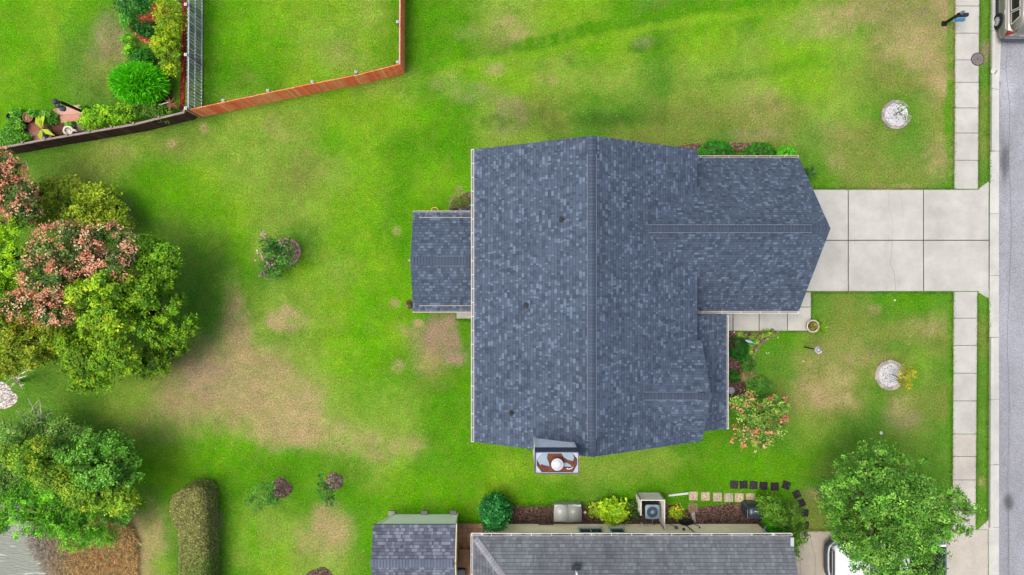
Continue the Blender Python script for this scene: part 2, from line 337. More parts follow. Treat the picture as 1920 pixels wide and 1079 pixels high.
# (photo x, y, radius x, radius y, colour, strength, edge hardness, angle)
BLOBS = [
 (450, 720, 110, 60, 't', .8, 2, 10), (390, 700, 60, 45, 'b', .5, 2, 0), (545, 775, 75, 40, 't', .8, 2, 25), (445, 610, 20, 75, 't', .75, 2, -8), (345, 790, 90, 50, 't', .45, 2, 0),
 (640, 825, 110, 26, 't', .6, 2, 12), (765, 833, 30, 20, 't', .5, 2, 0), (545, 596, 42, 24, 't', .9, 7, 2), (600, 600, 45, 22, 'p', .5, 3, 0),
 (832, 630, 32, 46, 'b', .95, 4, -20), (855, 655, 22, 30, 'b', .8, 4, -25), (800, 672, 26, 24, 't', .55, 3, 0), (783, 605, 10, 8, 't', .95, 5, 0), (747, 690, 13, 13, 't', .75, 4, 0), (770, 625, 22, 9, 't', .5, 3, 20),
 (745, 432, 7, 8, 't', .75, 4, 0), (737, 571, 8, 8, 't', .7, 4, 0), (765, 573, 9, 6, 'b', .7, 4, 0), (862, 355, 7, 5, 'b', .7, 4, 0), (866, 376, 22, 12, 'b', .55, 3, -15),
 (320, 268, 10, 7, 't', .95, 5, -10), (383, 240, 9, 14, 't', .55, 3, -30), (505, 228, 20, 18, 't', .35, 2, 0), (535, 255, 20, 12, 't', .3, 2, 0), (580, 320, 60, 50, 'o', .4, 2, 0),
 
 (960, 60, 30, 36, 't', .5, 3, 10), (880, 60, 20, 12, 't', .25, 2, 0), (920, 118, 120, 10, 'l', .8, 2, -13), (1060, 86, 170, 10, 'l', .95, 4, -11), (1230, 52, 190, 10, 'l', .95, 4, -11), (1390, 26, 160, 11, 'l', .8, 3, -9),
 (1080, 62, 150, 14, 'g', .85, 4, -11), (1250, 28, 180, 14, 'g', .9, 4, -11), (1420, 8, 160, 12, 'g', .6, 2, -6), (960, 95, 60, 8, 'g', .5, 2, -10),
 (1198, 92, 14, 9, 'd', .6, 2, 0), (1225, 85, 30, 10, 'd', .35, 2, 0), (1205, 80, 14, 10, 'b', .45, 2, 0), (1068, 112, 12, 8, 'd', .45, 2, 20), (1020, 150, 20, 14, 't', .45, 2, 0), (930, 130, 20, 14, 't', .45, 3, 0), (840, 158, 30, 18, 't', .35, 2, 0),
 (900, 175, 35, 18, 'b', .35, 2, 0), (960, 215, 30, 34, 'b', .45, 3, 0), (1000, 225, 40, 18, 'd', .4, 2, 0), (930, 230, 30, 15, 'd', .4, 2, 0), (1120, 225, 60, 14, 'd', .45, 2, 0), (1090, 190, 50, 24, 'g', .4, 2, 0), (1210, 205, 40, 18, 'd', .3, 2, 0), (1180, 225, 70, 10, 'd', .35, 2, 0),
 (1340, 205, 60, 30, 'o', .5, 2, 0), (1430, 190, 40, 40, 't', .3, 2, 0), (1410, 255, 60, 12, 'b', .35, 2, 0), (1290, 160, 90, 10, 'm', .4, 2, -8), (1400, 140, 80, 9, 'm', .5, 2, -8), (1510, 120, 70, 16, 'g', .4, 2, -8),
 (1560, 45, 80, 26, 't', .55, 2, -5), (1640, 20, 60, 24, 't', .5, 2, 0), (1700, 30, 60, 26, 'b', .3, 2, 0), (1625, 62, 24, 12, 'g', .55, 2, 0), (1710, 90, 70, 36, 't', .55, 2, 0), (1755, 165, 30, 30, 't', .5, 2, 0), (1690, 130, 30, 14, 'd', .25, 2, 0),
 (1715, 215, 20, 26, 'm', .5, 2, 0), (1640, 190, 24, 20, 'g', .35, 2, 0), (1760, 290, 34, 34, 't', .5, 2, 0), (1560, 255, 40, 30, 't', .3, 2, 0), (1630, 255, 50, 20, 'o', .5, 2, 0), (1780, 180, 7, 200, 'g', .7, 3, 0),
 (1535, 340, 40, 14, 'g', .6, 3, 0), (1660, 352, 60, 5, 't', .5, 4, 0), (1570, 315, 16, 20, 't', .35, 2, 0), (1755, 310, 20, 30, 't', .35, 2, 0),
 (1460, 640, 45, 26, 'g', .65, 2, -20), (1450, 680, 34, 40, 'm', .6, 2, 0), (1700, 560, 60, 14, 'g', .75, 3, 0), (1640, 580, 14, 10, 't', .45, 3, 0), (1600, 660, 60, 30, 't', .4, 2, 0), (1560, 745, 50, 22, 't', .8, 2, 25), (1545, 700, 50, 30, 't', .4, 2, 30),
 (1590, 710, 24, 22, 't', .45, 2, 0), (1740, 610, 34, 20, 't', .5, 2, 0), (1690, 655, 30, 14, 'm', .5, 2, 0), (1720, 700, 12, 36, 'g', .5, 2, 0), (1690, 768, 26, 16, 't', .6, 2, 0), (1700, 790, 34, 14, 'b', .45, 2, 0), (1783, 700, 6, 160, 'g', .7, 3, 0), (1650, 840, 90, 26, 'm', .6, 2, 0), (1500, 790, 50, 20, 'o', .5, 2, 0),
 (1640, 646, 60, 12, 'm', .5, 2, 0), (1440, 880, 100, 40, 'v', .5, 2, 0), (1530, 935, 18, 16, 't', .6, 2, 40), (1530, 970, 20, 30, 'o', .8, 3, 0), (1560, 880, 30, 20, 'o', .5, 2, 0),
 (1100, 860, 130, 22, 'p', .3, 2, 0), (1230, 868, 80, 18, 'p', .35, 2, 0), (1010, 930, 100, 12, 'v', .4, 2, 0), (1200, 925, 90, 8, 'g', .5, 2, 0), (880, 870, 40, 120, 'v', .4, 2, 0),
 (430, 850, 80, 34, 'v', .9, 3, 10), (300, 870, 50, 50, 'v', .6, 2, 0), (400, 905, 40, 30, 'g', .6, 2, 0), (530, 870, 90, 26, 'g', .7, 2, 0), (650, 880, 40, 24, 'g', .6, 2, 0), (270, 990, 44, 60, 't', .65, 3, 0), (300, 1060, 24, 30, 'l', .6, 2, 0), (265, 940, 20, 24, 'g', .7, 3, 0),
 (612, 985, 30, 34, 't', .85, 3, -10), (605, 1030, 34, 26, 't', .35, 2, 0), (565, 1010, 16, 26, 't', .4, 2, 0), (480, 1010, 40, 70, 'p', .5, 2, 0), (475, 1040, 10, 60, 'v', .8, 2, 0), (450, 1050, 22, 24, 'p', .5, 2, 0), (413, 975, 6, 16, 'b', .55, 4, -5), (510, 940, 30, 20, 'p', .35, 2, 0), (430, 960, 20, 60, 'd', .3, 2, 0),
 (600, 80, 50, 60, 'p', .5, 2, 0), (650, 110, 40, 24, 't', .3, 2, 0), (700, 50, 24, 34, 'p', .4, 2, 0), (470, 150, 24, 10, 'o', .4, 2, 0), (690, 100, 50, 16, 'g', .35, 2, 0),
 (200, 75, 26, 50, 'b', .55, 2, 10), (190, 130, 34, 34, 'o', .55, 2, 0), (215, 180, 40, 26, 'd', .45, 2, 0), (20, 80, 40, 70, 'v', .6, 2, 0), (130, 90, 24, 60, 'm', .5, 2, 0), (60, 170, 50, 30, 'g', .4, 2, 0),
 (200, 300, 50, 30, 'o', .5, 2, 0), (215, 275, 30, 24, 't', .25, 2, 0), (120, 345, 80, 34, 'o', .5, 2, 0), (240, 420, 12, 40, 'b', .65, 2, 0), (285, 350, 34, 24, 'v', .5, 2, 0), (275, 430, 30, 24, 'm', .5, 2, 0), (390, 560, 26, 60, 'm', .6, 2, 0), (350, 445, 50, 40, 'p', .3, 2, 0),
 (405, 460, 20, 30, 'o', .4, 2, 0), (480, 300, 30, 90, 'p', .4, 2, 0), (640, 430, 24, 70, 'g', .4, 2, 0), (580, 460, 24, 40, 'd', .25, 2, 0), (690, 450, 34, 120, 'v', .4, 2, 0), (700, 720, 60, 60, 'v', .5, 2, 0), (510, 640, 40, 12, 'm', .5, 2, 0), (560, 625, 60, 10, 'd', .3, 2, 0), (872, 620, 12, 40, 'g', .9, 4, 0), (790, 340, 40, 60, 'v', .5, 2, 0), (500, 420, 40, 30, 'o', .3, 2, 0),
 (170, 745, 50, 24, 'm', .6, 2, 0), (230, 780, 40, 26, 'p', .5, 2, 0), (215, 855, 20, 26, 'b', .4, 2, 0),
 (1845, 96, 10, 24, 'b', .9, 4, 0), (1842, 905, 6, 9, 't', .7, 3, 0)]
def field(X, Y):
    px = X * F / H + 960; py = 539.5 - Y * F / H
    wx = px + 46 * fbm(X * .55, Y * .55, 4, 3.1) + 14 * fbm(X * 2.4, Y * 2.4, 3, 9.0)
    wy = py + 46 * fbm(X * .55, Y * .55, 4, 41.7) + 14 * fbm(X * 2.4, Y * 2.4, 3, 77.0)
    G = np.array([[[lin(c) for c in PAL[PKEY[k]]] for k in row] for row in GRID])
    gx = np.clip((wx - 30) / 60, 0, 30.999); gy = np.clip((wy - 30) / 60, 0, 16.999)
    ix = gx.astype(int); iy = gy.astype(int); fx = (gx - ix)[..., None]; fy = (gy - iy)[..., None]
    fx = fx * fx * (3 - 2 * fx); fy = fy * fy * (3 - 2 * fy)
    col = (G[iy, ix] * (1 - fx) + G[iy, ix + 1] * fx) * (1 - fy) + (G[iy + 1, ix] * (1 - fx) + G[iy + 1, ix + 1] * fx) * fy
    for i, (bx, by, rx, ry, k, st, hd, an) in enumerate(BLOBS):
        sm = min(rx, ry); am = min(1.0, sm / 22)
        qx = px + (wx - px) * am * .8; qy = py + (wy - py) * am * .8
        a = R(an); dx = qx - bx; dy = qy - by
        u = (dx * math.cos(a) + dy * math.sin(a)) / rx; v = (-dx * math.sin(a) + dy * math.cos(a)) / ry
        d = np.sqrt(u * u + v * v); m = st / (1 + np.exp((d - 1.0) * hd * 2.2))
        m = m * np.clip(1 + 2.2 * fbm(X * 3.0, Y * 3.0, 4, i * 1.3), .1, 1.6)
        c = np.array([lin(q) for q in PAL[k]]); m = np.clip(m, 0, 1)[..., None]; col = col * (1 - m) + c * m
    n = fbm(X * 1.1, Y * 1.1, 5, 5.5)[..., None]
    col = col * (1 + .32 * n) * (1 + .30 * fbm(X * 3.2, Y * 3.2, 4, 61.0)[..., None])
    n2 = np.clip(fbm(X * 2.2, Y * 2.2, 4, 25.5) * 2.8, -.7, .7)[..., None]
    tint = np.array([1.18, 1.0, 1.25]); col = col * (1 + n2 * (tint - 1))
    return np.clip(col * np.array([1.22, 1.17, 1.25]) / LUM, 0, .8)

def axis(a, b, step, far):
    t = list(np.arange(a, b + 1e-6, step)); s = step; lo = a; pre = []
    while lo > -far: s *= 1.6; lo -= s; pre.append(lo)
    s = step; hi = t[-1]; post = []
    while hi < far: s *= 1.6; hi += s; post.append(hi)
    return np.array(pre[::-1] + t + post)
def sheet(name, xs, ys, zf, colf, mat):
    X, Y = np.meshgrid(xs, ys); Z = zf(X, Y); nx, ny = len(xs), len(ys)
    V = np.stack([X, Y, Z], -1).reshape(-1, 3); me = bpy.data.meshes.new(name)
    i = np.arange((ny - 1) * (nx - 1)); r = i // (nx - 1); c = i % (nx - 1); a = r * nx + c
    Fa = np.stack([a, a + 1, a + nx + 1, a + nx], -1).astype(np.int32)
    me.vertices.add(len(V)); me.vertices.foreach_set('co', V.astype(np.float32).ravel())
    me.loops.add(Fa.size); me.loops.foreach_set('vertex_index', Fa.ravel()); me.polygons.add(len(Fa))
    me.polygons.foreach_set('loop_start', np.arange(0, Fa.size, 4, dtype=np.int32)); me.polygons.foreach_set('loop_total', np.full(len(Fa), 4, dtype=np.int32))
    at = me.attributes.new('Col', 'FLOAT_COLOR', 'POINT'); cc = np.ones((len(V), 4), dtype=np.float32); cc[:, :3] = colf(X, Y).reshape(-1, 3)
    at.data.foreach_set('color', cc.ravel()); me.polygons.foreach_set('use_smooth', [True] * len(Fa)); me.materials.append(mat); me.update(calc_edges=True)
    o = bpy.data.objects.new(name, me); COL.objects.link(o); return o
def seg_side(X, Y, a, b):   # signed distance from the line a->b, positive on the left
    ax, ay = a; bx, by = b; L = math.hypot(bx - ax, by - ay)
    return ((bx - ax) * (Y - ay) - (by - ay) * (X - ax)) / L
SH0, SH1 = PP(12, 900), PP(112, 1085)          # shoreline of the pond
def pond_depth(X, Y):
    s = -seg_side(X, Y, SH0, SH1) + .5 * fbm(X * .9, Y * .9, 3, 2.2)
    return np.clip(s * .9, 0, 1.0)
def ground_z(X, Y):
    z = .03 * fbm(X * 1.5, Y * 1.5, 3, 8.8) * np.clip((27 - np.abs(X)) / 3, 0, 1)
    flat = (X > 22.3) | ((X > 13) & (np.abs(Y - 2.45) < 3.2)); z = np.where(flat, 0, np.minimum(z, .012))
    return z - pond_depth(X, Y)
xs = axis(-30, 26, .11, 260); ys = axis(-17, 17, .11, 260)
struct(sheet('ground', xs, ys, ground_z, field, MT['lawn']))

# pond
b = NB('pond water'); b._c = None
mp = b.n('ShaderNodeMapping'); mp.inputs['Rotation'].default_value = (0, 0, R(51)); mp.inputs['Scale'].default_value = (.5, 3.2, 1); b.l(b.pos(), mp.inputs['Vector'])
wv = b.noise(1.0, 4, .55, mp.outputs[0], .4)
b.base(b.mix(b.ramp(wv, (.56, 0.0), (.64, 1.0)), C(104, 116, 100), C(215, 220, 210)), .3, .5)  # pale reflection streaks on the water are painted into its base colour
b.bump(b.noise(5, 3, .6, mp.outputs[0]), .02)
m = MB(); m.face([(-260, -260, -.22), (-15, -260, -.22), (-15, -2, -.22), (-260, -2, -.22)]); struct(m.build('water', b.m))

# ------------------------------------------------------------------ road, kerb, pavement, drives
def line_x(x0, x1, py): return x0 + (x1 - x0) * py / 1079.0     # photo x of a nearly vertical line
def road_col(X, Y):
    px = X * F / H + 960; py = 539.5 - Y * F / H
    c = np.ones(X.shape + (3,)) * np.array(C(170, 173, 180)); c = c * (1 + .45 * fbm(X * .9, Y * .35, 4, 1.0) + .16 * fbm(X * 3, Y * 3, 3, 6.0))[..., None]
    for bx, by, rx, ry, k, st in ((1884, 305, 8, 30, .45, .9), (1890, 942, 8, 15, .38, .95), (1889, 1000, 3, 60, .7, .5), (1886, 190, 12, 55, 1.30, .8), (1896, 150, 26, 20, 1.2, .5), (1890, 420, 8, 40, 1.15, .6), (1880, 300, 5, 60, .7, .5), (1888, 600, 10, 80, 1.12, .6), (1884, 340, 3, 60, .75, .4)):
        d = np.sqrt(((px - bx + 8 * fbm(X * 3, Y * 3, 3, 2.0)) / rx) ** 2 + ((py - by) / ry) ** 2); mm = (st / (1 + np.exp((d - 1) * 6)))[..., None]
        c = c * (1 - mm) + c * k * mm
    return c
rx0 = P(1872, 0).x
struct(sheet('road', np.arange(rx0, 33.5, .12), axis(-17, 17, .12, 260), lambda X, Y: np.where(X < 34, .006 + .02 * np.clip((X - rx0) / 3, 0, 1), -.02), road_col, MT['road']))
def slab(m, corners, z1, gap=.012, z0=-.12, col=(1, 1, 1)):   # one concrete slab from four photo corners, a little smaller than its bay
    pts = [Vector(PP(*c)) for c in corners]; ctr = sum(pts, Vector((0, 0))) / 4
    q = []
    for p in pts:
        d = ctr - p; q.append((p.x + math.copysign(gap, d.x), p.y + math.copysign(gap, d.y)))
    k = 1 + random.uniform(-.035, .035); col = (col[0] * k, col[1] * k, col[2] * k)
    n = 4; ar = sum(q[i][0] * q[(i + 1) % n][1] - q[(i + 1) % n][0] * q[i][1] for i in range(n))
    if ar < 0: q = q[::-1]
    c2 = (sum(p[0] for p in q) / 4, sum(p[1] for p in q) / 4)
    inn = [(p[0] + math.copysign(.012, c2[0] - p[0]), p[1] + math.copysign(.012, c2[1] - p[1])) for p in q]
    vs = [(p[0], p[1], z0) for p in q] + [(p[0], p[1], z1 - .01) for p in q] + [(p[0], p[1], z1) for p in inn]
    fs = [(8, 9, 10, 11)] + [(i, (i + 1) % 4, 4 + (i + 1) % 4, 4 + i) for i in range(4)] + [(4 + i, 4 + (i + 1) % 4, 8 + (i + 1) % 4, 8 + i) for i in range(4)]
    m.mesh(vs, fs, col)
def dirt_under(m, corners, z=.016): m.prism([PP(*c) for c in corners], -.1, z, (.12, .115, .10))
SWL = lambda y: line_x(1790.5, 1784.5, y); SWR = lambda y: line_x(1836, 1828.5, y)
m = MB(); j1 = [-190, -140, -85, -38, 12, 63, 113, 155, 203, 250, 301, 355]; j2 = [547, 597, 648, 700, 752, 814]
for jj in (j1, j2):
    for a, c in zip(jj[:-1], jj[1:]): slab(m, [(SWL(a), a), (SWR(a), a), (SWR(c), c), (SWL(c), c)], .035)
    dirt_under(m, [(SWL(jj[0]) + 1, jj[0] + .5), (SWR(jj[0]) - 1, jj[0] + .5), (SWR(jj[-1]) - 1, jj[-1] - .5), (SWL(jj[-1]) + 1, jj[-1] - .5)])
struct(m.build('sidewalk', MT['conc']))
m = MB(); j3 = [814, 856, 900, 947, 993]
for a, c in zip(j3[:-1], j3[1:]): slab(m, [(SWL(a), a), (SWR(a), a), (SWR(c), c), (SWL(c), c)], .035)
dirt_under(m, [(SWL(814) + 1, 815), (SWR(814) - 1, 815), (SWR(993) - 1, 992), (SWL(993) + 1, 992)])
struct(m.build('sidewalk', MT['conc_agg']))
m = MB()   # driveway in front of the garage
xsj = [1440, 1590, 1731, 1853.8]
for xa, xb in zip(xsj[:-1], xsj[1:]):
    for ya, yb in ((355.5, 451), (451, 547)): slab(m, [(xa, ya), (xb, ya), (xb, yb), (xa, yb)], .04, .022)
for q in (((1833, 355), (1853, 341), (1853, 362), (1852, 355.4)), ((1833, 547.6), (1853, 540), (1853, 560), (1852, 547.4))):
    m.prism([PP(*q[0]), PP(*q[1]), PP(*q[2])], -.1, .037, (.97, .97, .97))
dirt_under(m, [(1441, 356.5), (1854.5, 356.5), (1854.5, 546), (1441, 546)], .02)
struct(m.build('driveway', MT['conc']))
m = MB()   # walk along the garage to the porch
for c in ([(1500, 548), (1520.5, 548), (1520.5, 576), (1500, 576)], [(1476, 576), (1520.5, 576), (1520.5, 621), (1476, 621)], [(1423, 576), (1476, 576), (1476, 621), (1423, 621)], [(1374, 576), (1423, 576), (1423, 621), (1374, 621)], [(1320, 576), (1374, 576), (1374, 621), (1320, 621)]): slab(m, c, .045, .018)
dirt_under(m, [(1321, 578), (1519, 578), (1519, 620), (1321, 620)], .02)
struct(m.build('path', MT['conc']))
m = MB()   # cracks in the driveway
def crack(m, pts, wd=.018, z=.042):
    pp = []
    for i in range(len(pts) - 1):
        for k in range(5):
            t = k / 5; pp.append(((pts[i][0] * (1 - t) + pts[i + 1][0] * t) + random.uniform(-.5, .5), pts[i][1] * (1 - t) + pts[i + 1][1] * t))
    pp.append(pts[-1])
    for a, c in zip(pp[:-1], pp[1:]):
        A = P(*a, 0); B = P(*c, 0); d = (B - A).normalized(); n = Vector((-d.y, d.x, 0)) * wd / 2; A = A - d * .004; B = B + d * .004
        m.face([(A.x - n.x, A.y - n.y, z), (A.x + n.x, A.y + n.y, z), (B.x + n.x, B.y + n.y, z), (B.x - n.x, B.y - n.y, z)][::-1], (.30, .29, .27))
crack(m, [(1665.5, 358), (1666, 390), (1675, 420), (1671, 449)], .006); crack(m, [(1672, 453), (1671, 480), (1668, 495), (1676, 512), (1678.5, 545)], .012); crack(m, [(1858, 128), (1862, 136), (1868, 140), (1873, 152), (1876, 160)], .03, .02); crack(m, [(1856, 139), (1861, 140), (1866, 134)], .04, .16); crack(m, [(1884, -20), (1889, 60), (1886, 130), (1893, 210), (1890, 300), (1896, 420), (1893, 520)], .012, .03); crack(m, [(1893, 520), (1888, 640), (1892, 760), (1889, 900), (1891, 1090)], .012, .03); crack(m, [(1684, 360), (1692, 385), (1692, 430)], .005)
o = m.build('crack', MT['conc']); struct(o)
m = MB()   # kerb and gutter pan
ky = [-190, -110, -20, 60, 168, 284, 401, 517, 633, 749, 871, 989, 1110, 1200]
KL = lambda y: line_x(1857, 1852.5, y) if y < 990 else 1853.5
KR = lambda y: 1878 - (5 if y > 160 else 0)
for a, c in zip(ky[:-1], ky[1:]):
    slab(m, [(KL(a), a), (KR(a + 1), a), (KR(c), c), (KL(c), c)], .03, .008)
    l0, l1 = P(KL(a), a), P(KL(c), c)
    if not (c > 341 and a < 560) and not c > 990: m.bar((l0.x + .09, l0.y - .01, .085), (l1.x + .09, l1.y + .01, .085), .16, .13)
struct(m.build('kerb', MT['conc_kerb']))
m = MB()   # neighbour's drive, lower right
for c in ([(1500, 996), (1580, 996), (1580, 1085), (1500, 1085)], [(1580, 996), (1700, 996), (1700, 1085), (1580, 1085)], [(1470, 1085), (1700, 1085), (1700, 1190), (1470, 1190)], [(1470, 1024), (1500, 1024), (1500, 1085), (1470, 1085)]): slab(m, c, .03, .004)
struct(m.build('driveway', MT['conc_tan']))
m = MB(); slab(m, [(1700, 993.5), (1852, 993.5), (1852, 1190), (1700, 1190)], .034, .008, col=(.99, .98, .96)); m.prism([PP(1833, 993), PP(1852.5, 975), PP(1852.5, 993)], -.1, .032)
struct(m.build('driveway', MT['conc_agg']))
m = MB(); crack(m, [(1517, 1000), (1522, 1020), (1528, 1045), (1527, 1085)], .018, .034); struct(m.build('crack', MT['conc']))
m = MB(); slab(m, [(852, 560), (900, 560), (900, 598), (856.5, 598)], .05); struct(m.build('patio_slab', MT['conc']))

def blobpoly(px, py, rx, ry, n=40, wob=.1, sd=0):
    out = []
    for k in range(n):
        t = 2 * PI * k / n; r = 1 + wob * (math.sin(3 * t + sd) * .5 + math.sin(5 * t + 2 * sd) * .35 + random.uniform(-.5, .5) * .6)
        out.append(PP(px + rx * r * math.cos(t), py + ry * r * math.sin(t)))
    return out
def soil(name, poly, col, z=.03, raise_=0.0):
    m = MB(); n = len(poly); cx = sum(p[0] for p in poly) / n; cy = sum(p[1] for p in poly) / n
    rings = [(1.0, -.02), (.985, z * .7), (.9, z), (.6, z + raise_ * .6), (.3, z + raise_)]; vs = []
    for s, zz in rings:
        for p in poly: vs.append((cx + (p[0] - cx) * s, cy + (p[1] - cy) * s, zz + (random.uniform(-.012, .012) if s < .95 else 0)))
    vs.append((cx, cy, z + raise_)); fs = []
    for r in range(4):
        for k in range(n): fs.append((r * n + k, r * n + (k + 1) % n, (r + 1) * n + (k + 1) % n, (r + 1) * n + k))
    for k in range(n): fs.append((4 * n + k, 4 * n + (k + 1) % n, 5 * n))
    ar = sum(poly[i][0] * poly[(i + 1) % n][1] - poly[(i + 1) % n][0] * poly[i][1] for i in range(n))
    if ar < 0: fs = [f[::-1] for f in fs]
    m.mesh(vs, fs, col); return struct(m.build(name, MT['soil']))
def rough_line(pts, step=6, amp=1.5):
    out = []
    for i in range(len(pts)):
        a = pts[i]; c = pts[(i + 1) % len(pts)]; L = math.hypot(c[0] - a[0], c[1] - a[1]); k = max(1, int(L / step))
        for j in range(k):
            t = j / k; out.append(PP(a[0] + (c[0] - a[0]) * t + random.uniform(-amp, amp), a[1] + (c[1] - a[1]) * t + random.uniform(-amp, amp)))
    return out
BR = C(98, 76, 72, 1.15)
soil('mulch_bed', rough_line([(1367, 621.5), (1458, 621.5), (1436, 638), (1420, 652), (1412, 668), (1411, 700), (1413, 722), (1400, 745), (1352, 745), (1352, 622)], 7, .8), C(100, 74, 72, 1.2))
soil('mulch_bed', rough_line([(945, 949), (1160, 951), (1200, 948), (1240, 945), (1275, 946), (1295, 966), (1370, 945), (1412, 942), (1440, 955), (1440, 986), (945, 986)], 9, 2), C(104, 82, 72, 1.2))
soil('mulch_bed', rough_line([(1268, 272), (1330, 268), (1390, 268), (1445, 268), (1455, 285), (1300, 300)], 8, 2), C(122, 98, 82, 1.1))
soil('mulch_bed', rough_line([(341, -60), (350, -60), (349, 60), (348, 150), (346, 206), (337, 206), (339, 120), (340, 40)], 9, .6), C(140, 56, 42, 1.15))
soil('mulch_bed', rough_line([(280, 8), (300, 6), (318, 22), (312, 42), (296, 58), (270, 48), (254, 34), (252, 26), (275, 26)], 6, 1.5), C(196, 92, 68, 1.1))
soil('mulch_bed', rough_line([(248, 52), (262, 64), (290, 78), (288, 84), (268, 80), (252, 66)], 6, 1), C(205, 110, 80, 1.1))
soil('mulch_bed', rough_line([(300, 120), (318, 140), (330, 205), (320, 212), (300, 190), (296, 150)], 9, 3), C(108, 78, 62, 1.0))
soil('mulch_bed', blobpoly(627, 903, 17.5, 17, sd=2), C(112, 100, 84, 1.3), .03, .12)
soil('mulch_bed', blobpoly(528, 916, 19, 20, wob=.2, sd=1), C(100, 84, 72, 1.3), .03, .1)
soil('mulch_bed', blobpoly(600, 1090, 27, 26, sd=4), C(92, 76, 66, 1.3), .03, .15)
soil('bare_soil', rough_line([(845, 380), (884, 366), (888, 398), (842, 398)], 6, 2), C(118, 106, 78), .02)
soil('bare_soil', rough_line([(2, 250), (60, 238), (150, 228), (150, 250), (60, 262), (2, 275)], 9, 2), C(98, 72, 62, 1.0), .015)
soil('sand_bank', rough_line([(-80, 715), (8, 718), (30, 735), (36, 752), (20, 765), (-80, 790)], 8, 3), C(206, 198, 188), .03, .15)

# ------------------------------------------------------------------ foliage
def rdir(n, up=.15):
    v = RNG.normal(size=(n, 3)); v[:, 2] = np.where(v[:, 2] < 0, v[:, 2] * .35, v[:, 2]) + up; return v / np.linalg.norm(v, axis=1)[:, None]
def leaf_quads(pos, nor, size, asp=.45):
    n = len(pos); t = np.cross(nor, RNG.normal(size=(n, 3))); t /= np.linalg.norm(t, axis=1)[:, None] + 1e-9
    bt = np.cross(nor, t); s = size * RNG.uniform(.65, 1.35, n); L = (t * s[:, None]) * .5; W = bt * (s * asp)[:, None] * .5
    return np.stack([pos - L, pos + W + nor * (s * .06)[:, None], pos + L, pos - W + nor * (s * .06)[:, None]], 1)
def foliage(lobes, n, size, pal, clump=.16, per=26, asp=.5, jit=.18, cj=.28, shell=(.62, 1.05), k=1.0, sub=True):
    """lobes: (x,y,z,rx,ry,rz). Leaves sit in clumps spread through the outer part of every lobe."""
    if sub:
        L2 = []
        for l in lobes:
            if min(l[3], l[4]) < .62: L2.append(l); continue
            ns = int(6 + 3.2 * l[3] * l[4]); d = rdir(ns, .1); sr = RNG.uniform(.30, .48, ns) * min(1.0, .95 / min(l[3], l[4]) ** .35)
            for q, r_ in zip(d, sr): L2.append((l[0] + q[0] * l[3] * (1 - r_ * .8), l[1] + q[1] * l[4] * (1 - r_ * .8), l[2] + q[2] * l[5] * .8, l[3] * r_, l[4] * r_, l[5] * r_ * 1.0))
        lobes = L2
    w_ = np.array([l[3] * l[4] + l[3] * l[5] for l in lobes]); w_ = w_ / w_.sum(); Vs = []; Cs = []
    clump0 = clump
    pal = np.array([C(*c, 1.0) if len(c) == 3 else C(*c) for c in pal]) * k
    for l, ww in zip(lobes, w_):
        clump = min(clump0, .26 * min(l[3], l[4])) if clump0 > .1 else clump0; nc = max(2, int(n * ww / per)); lk = RNG.uniform(.82, 1.2); d = rdir(nc); rr = RNG.uniform(*shell, nc); e = np.array(l[3:6])
        cc = np.array(l[:3]) + d * e * rr[:, None]; ci = RNG.integers(0, len(pal), nc); cb = RNG.uniform(1 - cj, 1 + cj, nc) * lk
        m_ = per; pos = np.repeat(cc, m_, 0) + RNG.normal(size=(nc * m_, 3)) * clump * np.array([1, 1, .6])
        nor = np.repeat(d, m_, 0) * .7 + np.array([0, 0, .55]) + RNG.normal(size=(nc * m_, 3)) * .55; nor /= np.linalg.norm(nor, axis=1)[:, None]
        col = pal[np.repeat(ci, m_)] * np.repeat(cb, m_)[:, None] * RNG.uniform(1 - jit, 1 + jit, nc * m_)[:, None]
        pos[:, 2] = np.maximum(pos[:, 2], .03)
        Vs.append(leaf_quads(pos, nor, size, asp)); Cs.append(col)
    return np.concatenate(Vs), np.clip(np.concatenate(Cs), 0, .8)
def trunk_mb(base, lobes, r0, extra=0):
    m = MB(); base = Vector(base); top = Vector((sum(l[0] for l in lobes) / len(lobes), sum(l[1] for l in lobes) / len(lobes), sum(l[2] for l in lobes) / len(lobes)))
    fork = base.lerp(top, .45) + Vector((random.uniform(-.1, .1), random.uniform(-.1, .1), 0))
    m.tube([base - Vector((0, 0, .2)), base + (fork - base) * .15, fork], [r0 * 1.35, r0, r0 * .8], 9)
    ends = [Vector(l[:3]) for l in lobes]
    for l in lobes:
        for q in range(extra):
            d = Vector(rdir(1)[0]); ends.append(Vector(l[:3]) + Vector((d.x * l[3], d.y * l[4], abs(d.z) * l[5])) * random.uniform(.75, 1.08))
    for e in ends:
        mid = fork.lerp(e, .5) + Vector((random.uniform(-.2, .2), random.uniform(-.2, .2), random.uniform(0, .25)))
        m.tube([fork, mid, e], [r0 * .55, r0 * .32, r0 * .12], 6)
    return m
G1 = [(96, 150, 30), (120, 170, 40), (70, 120, 28), (140, 180, 50)]
